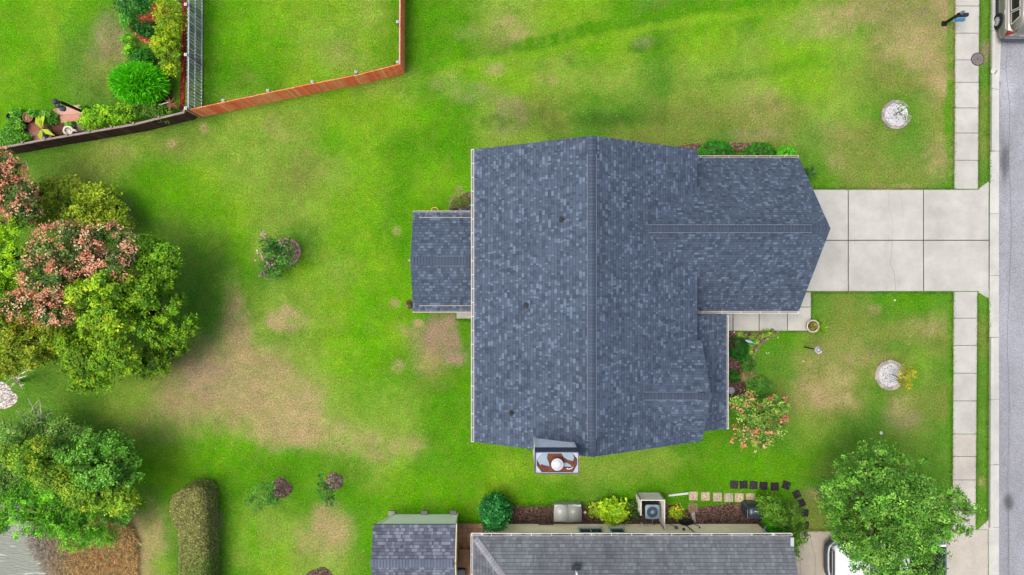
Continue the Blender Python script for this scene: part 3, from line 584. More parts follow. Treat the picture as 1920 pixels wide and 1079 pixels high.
def tree(name, label, cat, base, lobes, n, size, pal, r0=.12, extra=2, group=None, flowers=None, k=1.9, **kw):
    """base: photo x,y on the ground; lobes: photo x,y, height, radius in photo px (x,y), vertical radius m"""
    L = []
    if group in (GRT, 'crape myrtles', 'trees on the pond bank'): lobes = [(l[0], l[1], l[2] * .78) + tuple(l[3:5]) + (l[5] * .9,) for l in lobes]
    for l in lobes:
        p = P(l[0], l[1], l[2]); L.append((p.x, p.y, l[2], M(l[3], l[2]), M(l[4], l[2]), l[5]))
    if group == GRT: k = 2.1
    if group in (GRT, 'trees on the pond bank'): n = int(n * 1.45); size *= .8
    bp = P(base[0], base[1]); root = thing(name, label, cat, bp, group)
    trunk_mb(bp, L, r0, extra).build('trunk', MT['bark'], root, True)
    V, cc = foliage(L, n, size, pal, k=k, **kw); quads('crown', V, cc, MT['leaf'], root)
    if flowers:
        fn, fs, fpal, fsel = flowers; FL = [L[i] for i in fsel] if fsel else L
        V, cc = foliage([(l[0], l[1], l[2] + .1, l[3], l[4], l[5]) for l in FL], fn, fs, fpal, clump=.10, per=12, asp=.7, shell=(.95, 1.15), k=1.95, cj=.2, sub=False)
        quads('blossom', V, cc, MT['leaf'], root)
    return root
def shrub(name, label, cat, px, py, rx, ry, h, n, size, pal, group=None, k=1.9, tight=False, flowers=None, **kw):
    z = h * .5; p = P(px, py, z); root = thing(name, label, cat, (p.x, p.y, 0), group)
    m = MB()
    for q in range(5):
        a = 2 * PI * q / 5; m.tube([(p.x, p.y, -.05), (p.x + math.cos(a) * M(rx) * .25, p.y + math.sin(a) * M(ry) * .25, h * .35), (p.x + math.cos(a) * M(rx) * .5, p.y + math.sin(a) * M(ry) * .5, h * .7)], [.025, .018, .008], 5)
    m.build('stem', MT['bark'], root)
    L = [(p.x, p.y, h * .45, M(rx, z), M(ry, z), h * .55)]
    if tight: kw.setdefault('clump', .05); kw.setdefault('shell', (.93, 1.0)); kw.setdefault('cj', .14); kw.setdefault('sub', False)
    V, cc = foliage(L, n, size, pal, k=k, **kw); quads('foliage', V, cc, MT['leaf'], root)
    if flowers:
        V, cc = foliage(L, flowers[0], flowers[1], flowers[2], clump=.07, per=9, asp=.7, shell=(.95, 1.08), k=1.2, sub=False); quads('blossom', V, cc, MT['leaf'], root)
    return root
YG = [(132, 162, 20), (112, 148, 20), (90, 128, 20), (150, 170, 28)]
MG = [(88, 134, 22), (108, 152, 22), (68, 110, 18), (124, 160, 26)]
DG = [(58, 112, 30), (80, 140, 34), (100, 158, 45), (48, 92, 26)]
BG = [(95, 165, 30), (70, 135, 35), (120, 190, 45), (55, 110, 40)]
PK = [(212, 132, 108), (220, 148, 120), (196, 112, 92), (222, 170, 138)]
GRT = 'trees crowding the left edge of the lawn'
tree('tree', 'bushy lime and moss green tree, rightmost of the upper left clump, beside the lawn', 'tree', (285, 590), [(305, 555, 4.6, 52, 46, 1.3), (335, 600, 4.0, 32, 36, 1.0), (300, 620, 4.2, 42, 30, 1.0), (262, 560, 4.9, 34, 34, 1.1)], 11000, .17, MG, .16, group=GRT)
tree('tree', 'mid green tree just below the olive bush and right of the pink crape myrtle', 'tree', (290, 500), [(298, 480, 4.0, 46, 34, 1.1), (318, 515, 3.8, 36, 26, 1.0), (272, 470, 3.8, 24, 24, .9)], 7500, .17, [(92, 138, 22), (110, 155, 24), (76, 120, 20)], .12, group=GRT)
tree('tree', 'bright yellow green tree in the middle of the clump, under the pink blossom', 'tree', (200, 560), [(178, 570, 5.4, 55, 46, 1.5), (215, 545, 5.4, 45, 34, 1.3), (160, 600, 5.0, 34, 28, 1.0), (225, 590, 5.2, 38, 34, 1.2)], 11000, .18, YG + MG, .18, group=GRT)
tree('tree', 'broad yellow green tree at the bottom of the clump with a pointed lower edge', 'tree', (205, 655), [(190, 655, 4.8, 68, 46, 1.3), (150, 700, 4.4, 40, 34, 1.0), (230, 665, 4.5, 48, 36, 1.0), (180, 705, 4.0, 36, 22, .8), (135, 655, 4.4, 30, 40, .9)], 12500, .18, YG[:3] + MG[:2], .17, group=GRT)
tree('tree', 'small dark green tree with bare grey twigs at the lower right of the clump', 'tree', (300, 665), [(295, 672, 2.8, 44, 28, .8), (325, 650, 2.8, 24, 24, .8), (270, 690, 2.4, 28, 18, .6)], 5500, .16, [(90, 130, 24), (70, 105, 22), (110, 145, 25)], .09, extra=5, group=GRT)
tree('tree', 'golden olive tree with thin foliage at the left edge below the pink crape myrtle', 'tree', (55, 640), [(30, 605, 4.6, 44, 44, 1.2), (60, 650, 4.2, 48, 44, 1.1), (20, 670, 4.2, 40, 40, 1.0), (100, 625, 4.3, 34, 34, .9), (-20, 620, 4.4, 40, 60, 1.0)], 10000, .16, [(140, 146, 26), (120, 136, 26), (98, 120, 26), (118, 142, 30)], .13, extra=5, group=GRT)
tree('tree', 'lime green tree with bare silvery twigs at the far left edge', 'tree', (45, 480), [(20, 445, 4.8, 34, 40, 1.2), (35, 490, 4.8, 30, 36, 1.0), (-10, 500, 4.6, 50, 60, 1.2), (10, 545, 4.4, 34, 30, .9)], 7000, .15, [(140, 185, 20), (115, 165, 25), (160, 195, 30), (80, 130, 25)], .12, extra=7, group=GRT)
tree('bush', 'low olive green bush above the pink crape myrtle, against the lawn', 'bush', (160, 385), [(150, 385, 1.5, 60, 26, .8), (205, 395, 1.3, 34, 26, .6), (95, 368, 1.8, 34, 24, .8), (100, 412, 1.6, 32, 16, .6), (180, 370, 1.4, 40, 22, .6), (120, 350, 1.5, 40, 18, .6), (215, 415, 1.3, 30, 20, .6), (75, 395, 1.8, 30, 30, .8), (150, 405, 1.5, 50, 20, .7)], 15000, .13, [(118, 140, 26), (100, 124, 24), (134, 152, 32)], .05, k=2.4)
CM = [(72, 105, 45), (92, 125, 55), (55, 85, 40), (120, 140, 70)]
tree('crape_myrtle', 'large crape myrtle covered in salmon pink blossom, in the middle of the clump', 'tree', (150, 520), [(130, 465, 5.8, 58, 44, 1.5), (200, 465, 5.6, 48, 42, 1.3), (90, 515, 5.4, 42, 46, 1.2), (215, 505, 5.2, 36, 34, 1.1), (60, 575, 5.2, 50, 30, 1.0), (110, 585, 5.0, 34, 26, .9)], 13000, .14, CM, .15, flowers=(5200, .09, PK, None), group='crape myrtles', extra=3)
tree('crape_myrtle', 'crape myrtle with coral and peach blossom cut by the left edge below the brown fence', 'tree', (15, 350), [(10, 330, 4.6, 34, 34, 1.1), (35, 370, 4.4, 34, 34, 1.0), (-20, 370, 4.4, 50, 60, 1.2), (45, 400, 4.0, 26, 20, .8), (2, 300, 4.2, 18, 20, .7)], 7500, .14, CM + [(130, 150, 80)], .12, flowers=(3400, .10, PK + [(235, 175, 130)], None), group='crape myrtles', extra=3)
tree('crape_myrtle', 'small crape myrtle with purple pink blossom beside the half stone ring in the back lawn', 'tree', (532, 478), [(515, 475, 1.6, 26, 24, .6), (500, 458, 1.5, 14, 14, .4), (530, 462, 1.6, 16, 16, .4), (500, 500, 1.4, 14, 16, .4), (535, 490, 1.5, 16, 14, .4), (515, 510, 1.3, 14, 14, .35)], 2600, .12, [(62, 118, 40), (80, 140, 45), (45, 92, 38)], .04, flowers=(230, .10, [(180, 120, 150), (170, 105, 140), (205, 150, 175)], None), group='crape myrtles', per=14)
tree('crape_myrtle', 'rounded crape myrtle with red blossom at the front corner of the house', 'tree', (1412, 770), [(1420, 785, 2.6, 44, 38, .9), (1395, 755, 2.5, 24, 22, .7), (1450, 765, 2.4, 26, 24, .7), (1410, 820, 2.2, 34, 24, .7), (1440, 810, 2.2, 26, 22, .6)], 7000, .12, [(125, 160, 60), (95, 135, 50), (70, 115, 40), (150, 175, 80)], .07, flowers=(620, .11, [(214, 105, 98), (220, 135, 115), (205, 160, 115)], None), group='crape myrtles')
WIL = 'trees on the pond bank'
tree('tree', 'feathery bright green tree over the pond at the lower left', 'tree', (95, 965), [(60, 950, 4.4, 56, 44, 1.3), (110, 985, 4.0, 50, 36, 1.1), (160, 990, 3.6, 44, 30, .9), (25, 975, 4.2, 34, 34, 1.0), (140, 1012, 3.0, 30, 18, .7), (100, 930, 4.2, 50, 30, 1.0), (50, 910, 4.0, 50, 34, 1.0), (190, 1005, 2.8, 26, 18, .6)], 18000, .17, [(92, 160, 28), (125, 195, 40), (70, 130, 30)], .15, asp=.28, group=WIL)
tree('tree', 'leafy green tree with bare grey branches above, beside the dry reeds', 'tree', (190, 880), [(190, 870, 4.4, 50, 44, 1.2), (230, 890, 3.8, 36, 36, 1.0), (150, 850, 4.4, 40, 36, 1.1), (205, 840, 3.4, 38, 22, .8), (225, 960, 2.6, 28, 24, .6)], 11000, .18, [(88, 145, 42), (114, 170, 58), (70, 120, 34)], .15, asp=.5, extra=4, k=2.2, group=WIL)
tree('tree', 'green tree with golden yellow leaves at the left edge above the pond', 'tree', (80, 880), [(80, 865, 5.0, 52, 40, 1.2), (110, 895, 4.6, 30, 24, .9), (45, 850, 4.6, 40, 30, 1.0)], 8500, .15, [(132, 164, 34), (112, 154, 36), (94, 144, 38), (146, 164, 36)], .13, k=2.0, group=WIL)
tree('tree', 'yellow leaved tree at the right of the pond bank clump, above the reeds', 'tree', (195, 935), [(180, 930, 4.8, 46, 26, .9), (225, 940, 4.4, 26, 22, .7), (150, 915, 4.8, 32, 20, .8)], 6500, .15, [(136, 162, 32), (118, 154, 34), (100, 146, 38)], .11, k=2.0, group=WIL)
tree('tree', 'pale grey green feathery tree cut by the left edge below the sand', 'tree', (20, 860), [(10, 815, 4.2, 44, 34, 1.0), (-10, 880, 4.4, 50, 60, 1.2), (10, 930, 4.2, 40, 50, 1.1), (50, 805, 3.4, 34, 22, .7), (60, 835, 3.8, 40, 30, .9), (25, 900, 4.2, 40, 40, 1.0), (110, 810, 2.8, 36, 22, .8), (70, 785, 2.8, 34, 20, .7), (150, 820, 2.4, 30, 18, .6)], 15000, .16, [(118, 162, 66), (95, 140, 52), (140, 174, 86)], .12, extra=6, asp=.25, k=2.2, group=WIL)
def bare(label, base, tips, group=None):
    bp = P(*base); r = thing('bare_branches', label, 'dead branches', bp, group); m = MB()
    for t in tips:
        e = P(*t); mid = bp.lerp(e, .5) + Vector((random.uniform(-.15, .15), random.uniform(-.15, .15), .2)); m.tube([bp, mid, e], [.05, .035, .012], 6)
        for q in range(3):
            s = mid.lerp(e, random.uniform(0, .7)); m.tube([s, s + Vector((random.uniform(-.4, .4), random.uniform(-.4, .4), random.uniform(-.1, .4)))], [.014, .006], 5)
    m.build('branch', simple('silver dead wood', C(200, 194, 180, 1.6), .8, .1, var=.2), r)
bare('bundle of silver grey bare branches leaning over the grass by the sand', (100, 812), [(52, 748, 3.2), (60, 765, 2.8), (70, 772, 3.4), (75, 752, 3.4), (45, 775, 3), (62, 790, 3.8), (30, 770, 3.3), (88, 780, 2.6)])
bare('tangle of bare grey twigs between the sand and the golden olive tree', (38, 715), [(30, 700, 1.6), (50, 705, 1.8), (45, 722, 1.5), (28, 720, 1.5), (60, 690, 2), (20, 705, 1.6)])
tree('shade_tree', 'large round leafy green tree over the pavement and the parked white pickup', 'tree', (1668, 940), [(1680, 950, 6.2, 80, 62, 1.7), (1610, 930, 5.2, 56, 52, 1.3), (1740, 940, 5.4, 60, 50, 1.4), (1670, 880, 5.0, 70, 36, 1.2), (1650, 1010, 5.6, 80, 46, 1.4), (1735, 1010, 5.2, 62, 46, 1.3), (1580, 975, 4.2, 34, 44, 1.0), (1790, 965, 4.0, 34, 40, .9), (1690, 1055, 5.2, 70, 40, 1.2), (1600, 890, 4.0, 40, 34, .9), (1640, 855, 3.8, 36, 22, .7), (1615, 1020, 4.6, 30, 30, .9), (1680, 955, 5.2, 44, 40, 1.2), (1700, 985, 5.4, 44, 36, 1.2), (1640, 965, 5.2, 40, 34, 1.2), (1625, 1050, 4.4, 36, 34, 1.0), (1660, 930, 5.4, 40, 30, 1.1), (1560, 930, 3.6, 24, 30, .8)], 52000, .12, [(78, 132, 38), (102, 158, 50), (124, 172, 68), (62, 108, 32)], .2, extra=3, clump=.2)

# shrubs round the main house
GA = 'clipped shrubs along the garage wall'
shrub('shrub', 'widest clipped round dark green shrub beside the garage, left of the other two', 'shrub', 1342, 285, 30, 20, 1.1, 5200, .07, [(40, 118, 20), (52, 135, 24), (30, 98, 18)], GA, tight=True)
shrub('shrub', 'middle clipped round green shrub of the three beside the garage', 'shrub', 1426, 288, 27, 18, 1.05, 4600, .07, [(48, 122, 20), (62, 140, 24), (36, 100, 18)], GA, tight=True)
shrub('shrub', 'small bright green shrub at the right end of the garage eave', 'shrub', 1475, 290, 16, 15, .9, 2200, .07, [(70, 160, 20), (90, 175, 26)], GA, tight=True)
shrub('shrub', 'tiny dark plant in the mulch between two clipped garage shrubs', 'shrub', 1385, 288, 11, 8, .5, 500, .09, [(60, 110, 24), (85, 130, 30)])
def spiky(name, label, cat, px, py, h, r, n, cols, group=None, wd=.05, lean=.6):
    p = P(px, py); root = thing(name, label, cat, p, group); Vs = []; Cs = []
    for i in range(n):
        a = random.uniform(0, 2 * PI); e = random.uniform(.15, lean); L = r * random.uniform(.7, 1.1); d = Vector((math.cos(a) * math.cos(e), math.sin(a) * math.cos(e), math.sin(e))); s = Vector((-math.sin(a), math.cos(a), 0)) * wd
        c0 = p + Vector((0, 0, h)); mid = c0 + d * L * .5 + Vector((0, 0, .06)); tip = c0 + d * L - Vector((0, 0, L * .15)); Vs.append([c0, mid - s * .5, tip, mid + s * .5]); c = random.choice(cols); Cs.append(C(*c, 1.4))
    quads('leaves', np.array([[tuple(v) for v in q] for q in Vs]), np.array(Cs), MT['leaf'], root); m = MB(); m.tube([p - Vector((0, 0, .05)), p + Vector((0, 0, h))], [.06, .045], 8); m.build('stem', MT['bark'], root, True); return root
spiky('sago_palm', 'dark spiky palm like plant half hidden by the garage gable beside the driveway', 'plant', 1511, 328, .35, .55, 34, [(30, 70, 25), (50, 100, 30), (70, 120, 30)], wd=.07)
FB = 'plants in the front mulch bed'
shrub('shrub', 'round clipped deep green shrub against the porch gutter in the front bed', 'shrub', 1383, 654, 17, 19, .9, 3600, .06, [(22, 92, 14), (32, 108, 18)], FB, tight=True)
shrub('shrub', 'small round dark green tuft in the lower mulch of the front bed', 'shrub', 1377, 706, 9, 10, .5, 1100, .07, [(38, 100, 16), (55, 118, 20)], FB)
shrub('shrub', 'loose mid green bush on the right side of the front bed by the lawn', 'shrub', 1402, 683, 11, 16, .6, 1500, .08, [(55, 112, 30), (75, 130, 40)], FB)
shrub('shrub', 'faded brown and green bush in the front bed above the red crape myrtle', 'shrub', 1401, 706, 12, 11, .5, 1000, .08, [(130, 130, 80), (110, 115, 60), (150, 120, 90)], FB)
shrub('shrub', 'leafy green bush just above the red flowered crape myrtle', 'shrub', 1422, 726, 22, 15, .9, 2600, .09, [(85, 145, 45), (110, 165, 60), (60, 115, 35)], FB)
for (x, y, r, lab) in ((1391, 630, 8, 'yellow green clump at the left of the row along the front walk'), (1413, 634, 9, 'yellow green clump beside the blue garden ornament'), (1431, 627, 7, 'yellow green clump third along the front walk row'), (1444, 624, 8, 'yellow green clump at the right end of the front bed'), (1406, 650, 8, 'yellow green clump below the blue garden ornament'), (1418, 643, 6, 'small yellow green clump against the curved stone edging'), (1409, 664, 7, 'lowest yellow green clump at the curved edging')):
    shrub('perennial', lab, 'plant', x, y, r, r * .85, .3, 420, .07, [(150, 175, 55), (120, 155, 50), (90, 135, 45)], 'perennials in the front bed')

# neighbour's side bed
SB = 'plants in the bed along the neighbouring house'
shrub('evergreen_shrub', 'tall emerald green shrub at the left end of the neighbouring side bed', 'shrub', 928, 962, 26, 30, 2.2, 6500, .12, [(38, 118, 48), (55, 145, 62), (28, 92, 38)], SB, clump=.10, sub=False)
shrub('shrub', 'large lime yellow leafy shrub between the grey storage box and the lattice screen', 'shrub', 1152, 960, 26, 19, .9, 2200, .17, [(150, 190, 30), (170, 205, 40), (125, 175, 25)], SB, asp=.6)
shrub('shrub', 'lower yellow shrub just left of the large lime shrub', 'shrub', 1119, 956, 16, 12, .6, 900, .14, [(175, 190, 45), (145, 170, 40), (110, 140, 35)], SB, asp=.5)
shrub('shrub', 'dark sparse shrub between the lime shrub and the lattice screen', 'shrub', 1187, 955, 13, 15, .6, 700, .11, [(70, 100, 40), (55, 85, 35)], SB)
shrub('shrub', 'small yellow shrub between the lattice screen and the stepping slabs', 'shrub', 1268, 959, 13, 13, .5, 700, .12, [(190, 190, 40), (160, 180, 40), (130, 160, 35)], SB, asp=.5)
tree('hedge_bush', 'big rounded dark green bush wrapping the corner of the neighbouring house', 'bush', (1470, 985), [(1465, 955, 1.1, 38, 28, .9), (1482, 990, 1.2, 26, 36, 1.0), (1475, 1020, 1.5, 22, 24, .9), (1440, 945, .9, 20, 16, .7)], 9000, .10, [(78, 120, 30), (95, 140, 36), (60, 98, 26)], .06)
shrub('shrub', 'bright fresh green oval bush beside the covered barbecue', 'shrub', 1449, 970, 15, 25, 1.4, 3000, .11, [(85, 190, 20), (110, 210, 30), (65, 160, 18)], SB)

# left garden shrubs
def grassy(name, label, px, py, rx, ry, h, n, cols):
    z = h * .45; p = P(px, py, z); root = thing(name, label, 'bush', (p.x, p.y, 0)); d = rdir(n, .1); e = np.array([M(rx, z), M(ry, z), h * .55])
    c = np.array([p.x, p.y, h * .42]); base = c + d * e * RNG.uniform(.5, .9, n)[:, None]; out = d * .7 + RNG.normal(size=(n, 3)) * .35 + np.array([0, 0, .2]); out /= np.linalg.norm(out, axis=1)[:, None]
    L = RNG.uniform(.18, .42, n)[:, None]; tip = base + out * L; s = np.cross(out, RNG.normal(size=(n, 3))); s = s / np.linalg.norm(s, axis=1)[:, None] * .022; mid = (base + tip) / 2 + np.array([0, 0, .03])
    pal = np.array([C(*q, 2.1) for q in cols]); cc = pal[RNG.integers(0, len(pal), n)] * RNG.uniform(.7, 1.25, n)[:, None]
    quads('foliage', np.stack([base, mid - s, tip, mid + s], 1), np.clip(cc, 0, .8), MT['leaf'], root); m = MB(); m.tube([(p.x, p.y, -.05), (p.x, p.y, h * .4)], [.08, .04], 8); m.build('stem', MT['bark'], root, True)
grassy('ornamental_grass', 'big bright green dome of fine bladed foliage in the upper left garden', 261, 157, 52, 36, 1.9, 12000, [(80, 190, 12), (110, 210, 25), (55, 150, 15)])
LG = 'bushes in the upper left garden bed'
tree('bush', 'tall yellow green bush along the red mulch, upper of the two', 'bush', (318, 62), [(318, 30, 1.5, 20, 34, .7), (328, 48, 1.4, 14, 20, .6), (308, 60, 1.3, 14, 14, .5)], 3200, .12, [(170, 190, 20), (145, 175, 25), (115, 155, 25)], .04, group=LG)
tree('bush', 'yellow green bush above the bright green dome, lower of the two', 'bush', (318, 110), [(315, 100, 1.4, 24, 30, .7), (300, 85, 1.2, 12, 16, .5), (322, 125, 1.1, 14, 12, .5)], 3600, .12, [(165, 185, 25), (140, 170, 30), (110, 150, 28)], .04, group=LG)
tree('bush', 'dark green bush at the top edge of the upper left garden', 'bush', (252, 8), [(250, 8, 1.6, 28, 20, .8), (232, -20, 1.6, 34, 24, .8)], 3400, .13, [(50, 120, 40), (65, 140, 48), (38, 95, 32)], .04, group=LG)
shrub('bush', 'narrow dark green bush between the two orange mulch beds', 'bush', 275, 55, 26, 11, .8, 1500, .11, [(35, 92, 30), (50, 112, 34)], LG)
shrub('bush', 'deep green bush touching the top of the bright green dome', 'bush', 266, 108, 22, 14, .9, 1700, .11, [(45, 120, 28), (62, 140, 32), (30, 90, 22)], LG)
shrub('vine', 'light green climbing plant on the garden stake, nearest the top', 'plant', 238, 38, 9, 16, 1.0, 700, .11, [(110, 190, 50), (85, 160, 45)], LG)
shrub('vine', 'light green climbing plant on the lower stake left of the dome', 'plant', 240, 84, 9, 18, 1.0, 800, .11, [(130, 200, 30), (100, 175, 30)], LG)
tree('bush', 'long low yellow green bush against the inside of the brown fence', 'bush', (205, 222), [(195, 218, .8, 36, 16, .5), (235, 213, .7, 24, 14, .4), (165, 228, .7, 16, 12, .4)], 3600, .11, [(120, 175, 22), (145, 190, 30), (92, 145, 22)], .03, group=LG)
tree('bush', 'straggly green hedge plant below the bright dome by the brown fence', 'bush', (285, 208), [(280, 208, .8, 36, 10, .5), (300, 215, .7, 22, 14, .4)], 2400, .11, [(88, 135, 26), (70, 112, 26)], .03, group=LG)
spiky('banana_plant', 'potted plant with four broad yellow green leaves beside the brown fence', 'plant', 90, 246, .5, .95, 5, [(185, 205, 25), (170, 195, 30)], wd=.24, lean=.3)
PT = 'leafy plants on the left garden patio'
for (x, y, r, h, lab) in ((30, 235, 14, .7, 'light green leafy plant left of the round clay planter'), (20, 262, 26, .8, 'green weeping plant at the left edge against the brown fence'), (88, 220, 15, .5, 'low leafy green plant on the pink patio slabs'), (62, 214, 9, .6, 'bright green plant growing from the round clay planter'), (45, 262, 12, .4, 'brownish grass tuft between the fence and patio'), (30, 214, 12, .6, 'loose green plant above the round clay planter'), (158, 203, 7, .4, 'small grey green plant at the foot of the leaning lamp post'), (130, 236, 8, .35, 'thin green weeds beside the white garden ornament')):
    shrub('potted_plant' if 'planter' in lab else 'garden_plant', lab, 'plant', x, y, r, r * .75, h, int(90 * r), .1, [(95, 165, 40), (120, 185, 55), (70, 130, 35)], PT)

# sparse young trees in their mulch rings
tree('sapling', 'thin green sapling beside the left mulch ring in the back lawn', 'tree', (520, 918), [(495, 925, 1.8, 18, 20, .5), (480, 945, 1.5, 14, 14, .4), (512, 940, 1.4, 14, 10, .4)], 900, .11, [(62, 118, 40), (85, 140, 50)], .03, group='young trees in the back lawn', per=12)
tree('sapling', 'sparse dark sapling beside the round right mulch ring in the back lawn', 'tree', (622, 908), [(612, 925, 1.5, 12, 12, .4), (605, 912, 1.5, 10, 10, .3), (618, 940, 1.3, 9, 8, .3), (603, 893, 1.5, 5, 5, .2)], 420, .12, [(50, 95, 45), (75, 85, 50), (60, 120, 50)], .03, group='young trees in the back lawn', per=8)
tree('sapling', 'yellow leaved sapling in the lower gravel ring of the front lawn', 'tree', (1672, 702), [(1698, 700, 1.6, 13, 12, .5), (1693, 714, 1.5, 9, 9, .4), (1702, 722, 1.2, 7, 7, .3)], 900, .1, [(185, 170, 30), (150, 150, 35), (120, 130, 35)], .025, group='young trees in the front lawn', per=10)
tree('sapling', 'nearly leafless sapling in the upper gravel ring of the front lawn', 'tree', (1678, 217), [(1690, 198, 1.4, 7, 9, .3), (1700, 218, 1.2, 6, 8, .25)], 170, .09, [(120, 150, 70), (95, 130, 60)], .022, group='young trees in the front lawn', per=8)

# clipped hedge, lower left
p = [(313, 945), (318, 932), (335, 922), (352, 917), (368, 918), (378, 926), (382, 945), (383, 1010), (385, 1079), (388, 1160), (328, 1160), (329, 1079), (329, 1000), (318, 985), (312, 965)]
top = [P(x, y, 1.7) for x, y in p]; hedge = thing('hedge', 'long clipped olive brown hedge with a rounded end in the back lawn', 'hedge', (P(355, 1000, 1.7).x, P(355, 1000, 1.7).y, 0))
def inpoly(x, y, poly):
    ins = np.zeros(x.shape, bool); n = len(poly)
    for i in range(n):
        x0, y0 = poly[i]; x1, y1 = poly[(i + 1) % n]
        cnd = ((y0 > y) != (y1 > y)) & (x < (x1 - x0) * (y - y0) / (y1 - y0 + 1e-12) + x0); ins ^= cnd
    return ins
poly = [(v.x, v.y) for v in top]; m = MB(); cx, cy = sum(q[0] for q in poly) / len(poly), sum(q[1] for q in poly) / len(poly)
m.prism([(cx + (q[0] - cx) * .93, cy + (q[1] - cy) * .985) for q in poly], -.05, 1.3, C(60, 62, 34)); m.build('stem', MT['bark'], hedge)
bx = RNG.uniform(min(q[0] for q in poly), max(q[0] for q in poly), 60000); by = RNG.uniform(min(q[1] for q in poly), max(q[1] for q in poly), 60000)
k = inpoly(bx, by, poly); bx, by = bx[k][:26000], by[k][:26000]; bz = 1.66 + .12 * fbm(bx * 2, by * 2, 3) + RNG.normal(size=len(bx)) * .025
de = np.full(len(bx), 9.0)
for i in range(len(poly)):
    a = np.array(poly[i]); c = np.array(poly[(i + 1) % len(poly)]); ab = c - a; t = np.clip(((bx - a[0]) * ab[0] + (by - a[1]) * ab[1]) / (ab @ ab), 0, 1); de = np.minimum(de, np.hypot(bx - a[0] - t * ab[0], by - a[1] - t * ab[1]))
bz = bz - .32 * np.exp(-de / .14)
T = np.stack([bx, by, bz], -1); TN = np.tile([0, 0, 1.0], (len(T), 1)); S = []; SN = []
for i in range(len(poly)):
    a = np.array(poly[i]); c = np.array(poly[(i + 1) % len(poly)]); L = np.linalg.norm(c - a); nn = int(L * 1500); t = RNG.random(nn)[:, None]; zz = RNG.uniform(.05, 1.42, nn)
    nr = np.array([-(c - a)[1], (c - a)[0]]) / L; q = a + (c - a) * t
    if inpoly(np.array([q[0, 0] + nr[0] * .05]), np.array([q[0, 1] + nr[1] * .05]), poly)[0]: nr = -nr
    q = q + nr * (RNG.normal(size=(nn, 1)) * .03); S.append(np.column_stack([q, zz])); SN.append(np.tile([nr[0], nr[1], .3], (nn, 1)))
A = np.concatenate([T] + S); NN = np.concatenate([TN] + SN) + RNG.normal(size=(len(A), 3)) * .5; NN /= np.linalg.norm(NN, axis=1)[:, None]
pal = np.array([C(155, 150, 92, 1.9), C(125, 132, 68, 1.9), C(110, 100, 64, 1.9), C(138, 152, 68, 1.9)]); mixn = fbm(A[:, 0] * 1.3, A[:, 1] * 1.3, 3, 4.0); green = np.array(C(95, 140, 40, 1.4))
cc = pal[RNG.integers(0, 4, len(A))] * RNG.uniform(.55, 1.35, len(A))[:, None]; gm = np.clip((-A[:, 1] - 12.6) * .35 + mixn, 0, .6)[:, None]; cc = cc * (1 - gm) + green * gm
quads('foliage', leaf_quads(A, NN, .085, .6), np.clip(cc, 0, .8), MT['leaf'], hedge)

# dry reeds on the bank
poly = [PP(*q) for q in [(205, 975), (240, 978), (255, 1010), (256, 1060), (252, 1150), (90, 1150), (60, 1045), (48, 1000), (90, 985), (150, 1000)]]
n = 26000; bx = RNG.uniform(-29, -19, n * 3); by = RNG.uniform(-17.2, -11.5, n * 3); k = inpoly(bx, by, poly); bx, by = bx[k][:n], by[k][:n]; n = len(bx)
gz = ground_z(bx, by); base = np.stack([bx, by, gz - .02], -1); an = RNG.uniform(0, 2 * PI, n); sl = RNG.uniform(.2, .9, n); L = RNG.uniform(.25, .6, n)
d = np.stack([np.cos(an) * np.cos(sl), np.sin(an) * np.cos(sl), np.sin(sl)], -1); tip = base + d * L[:, None]; s = np.stack([-np.sin(an), np.cos(an), an * 0], -1) * .016; mid = (base + tip) / 2 + np.array([0, 0, .07])
pal = np.array([C(186, 138, 88, 1.9), C(160, 124, 82, 1.9), C(206, 170, 118, 1.9), C(132, 118, 84, 1.8), C(156, 152, 88, 1.9)])
cc = pal[RNG.integers(0, 5, n)] * RNG.uniform(.6, 1.3, n)[:, None]; gr = np.clip((-22.6 - bx) * .5, 0, .8)[:, None]; cc = cc * (1 - gr) + cc.mean(1)[:, None] * np.array([1, .97, .85]) * gr
o = quads('dry_reeds', np.stack([base, mid - s, tip, mid + s], 1), np.clip(cc, 0, .8), MT['leaf']); tag(o, 'brown and rust coloured dead reeds matted on the pond bank', 'reeds', kind='stuff')
soil('bare_soil', rough_line([(205, 975), (240, 978), (256, 1010), (258, 1060), (255, 1150), (150, 1150), (110, 1060), (120, 1010)], 9, 3), C(120, 92, 66), .0)

# real grass blades hanging over the edges of paving
def tufts(edges, dens=260, spread=.05):
    B = []
    for (a, c) in edges:
        A = P(*a); D = P(*c); L = (D - A).length; nn = int(L * dens); t = RNG.random(nn)[:, None]; q = np.array(A)[:2] + (np.array(D)[:2] - np.array(A)[:2]) * t + RNG.normal(size=(nn, 2)) * spread
        B.append(np.column_stack([q, np.full(nn, -.01)]))
    B = np.concatenate(B); n = len(B); an = RNG.uniform(0, 2 * PI, n); sl = RNG.uniform(.3, 1.2, n); L = RNG.uniform(.05, .11, n)
    d = np.stack([np.cos(an) * np.cos(sl), np.sin(an) * np.cos(sl), np.sin(sl)], -1); tip = B + d * L[:, None]; s = np.stack([-np.sin(an), np.cos(an), an * 0], -1) * .010; mid = (B + tip) / 2 + np.array([0, 0, .02])
    cc = field(B[:, 0], B[:, 1]) * RNG.uniform(.7, 1.5, n)[:, None]
    return quads('grass_blades', np.stack([B, mid - s, tip, mid + s], 1), np.clip(cc, 0, .8), MT['leaf'])
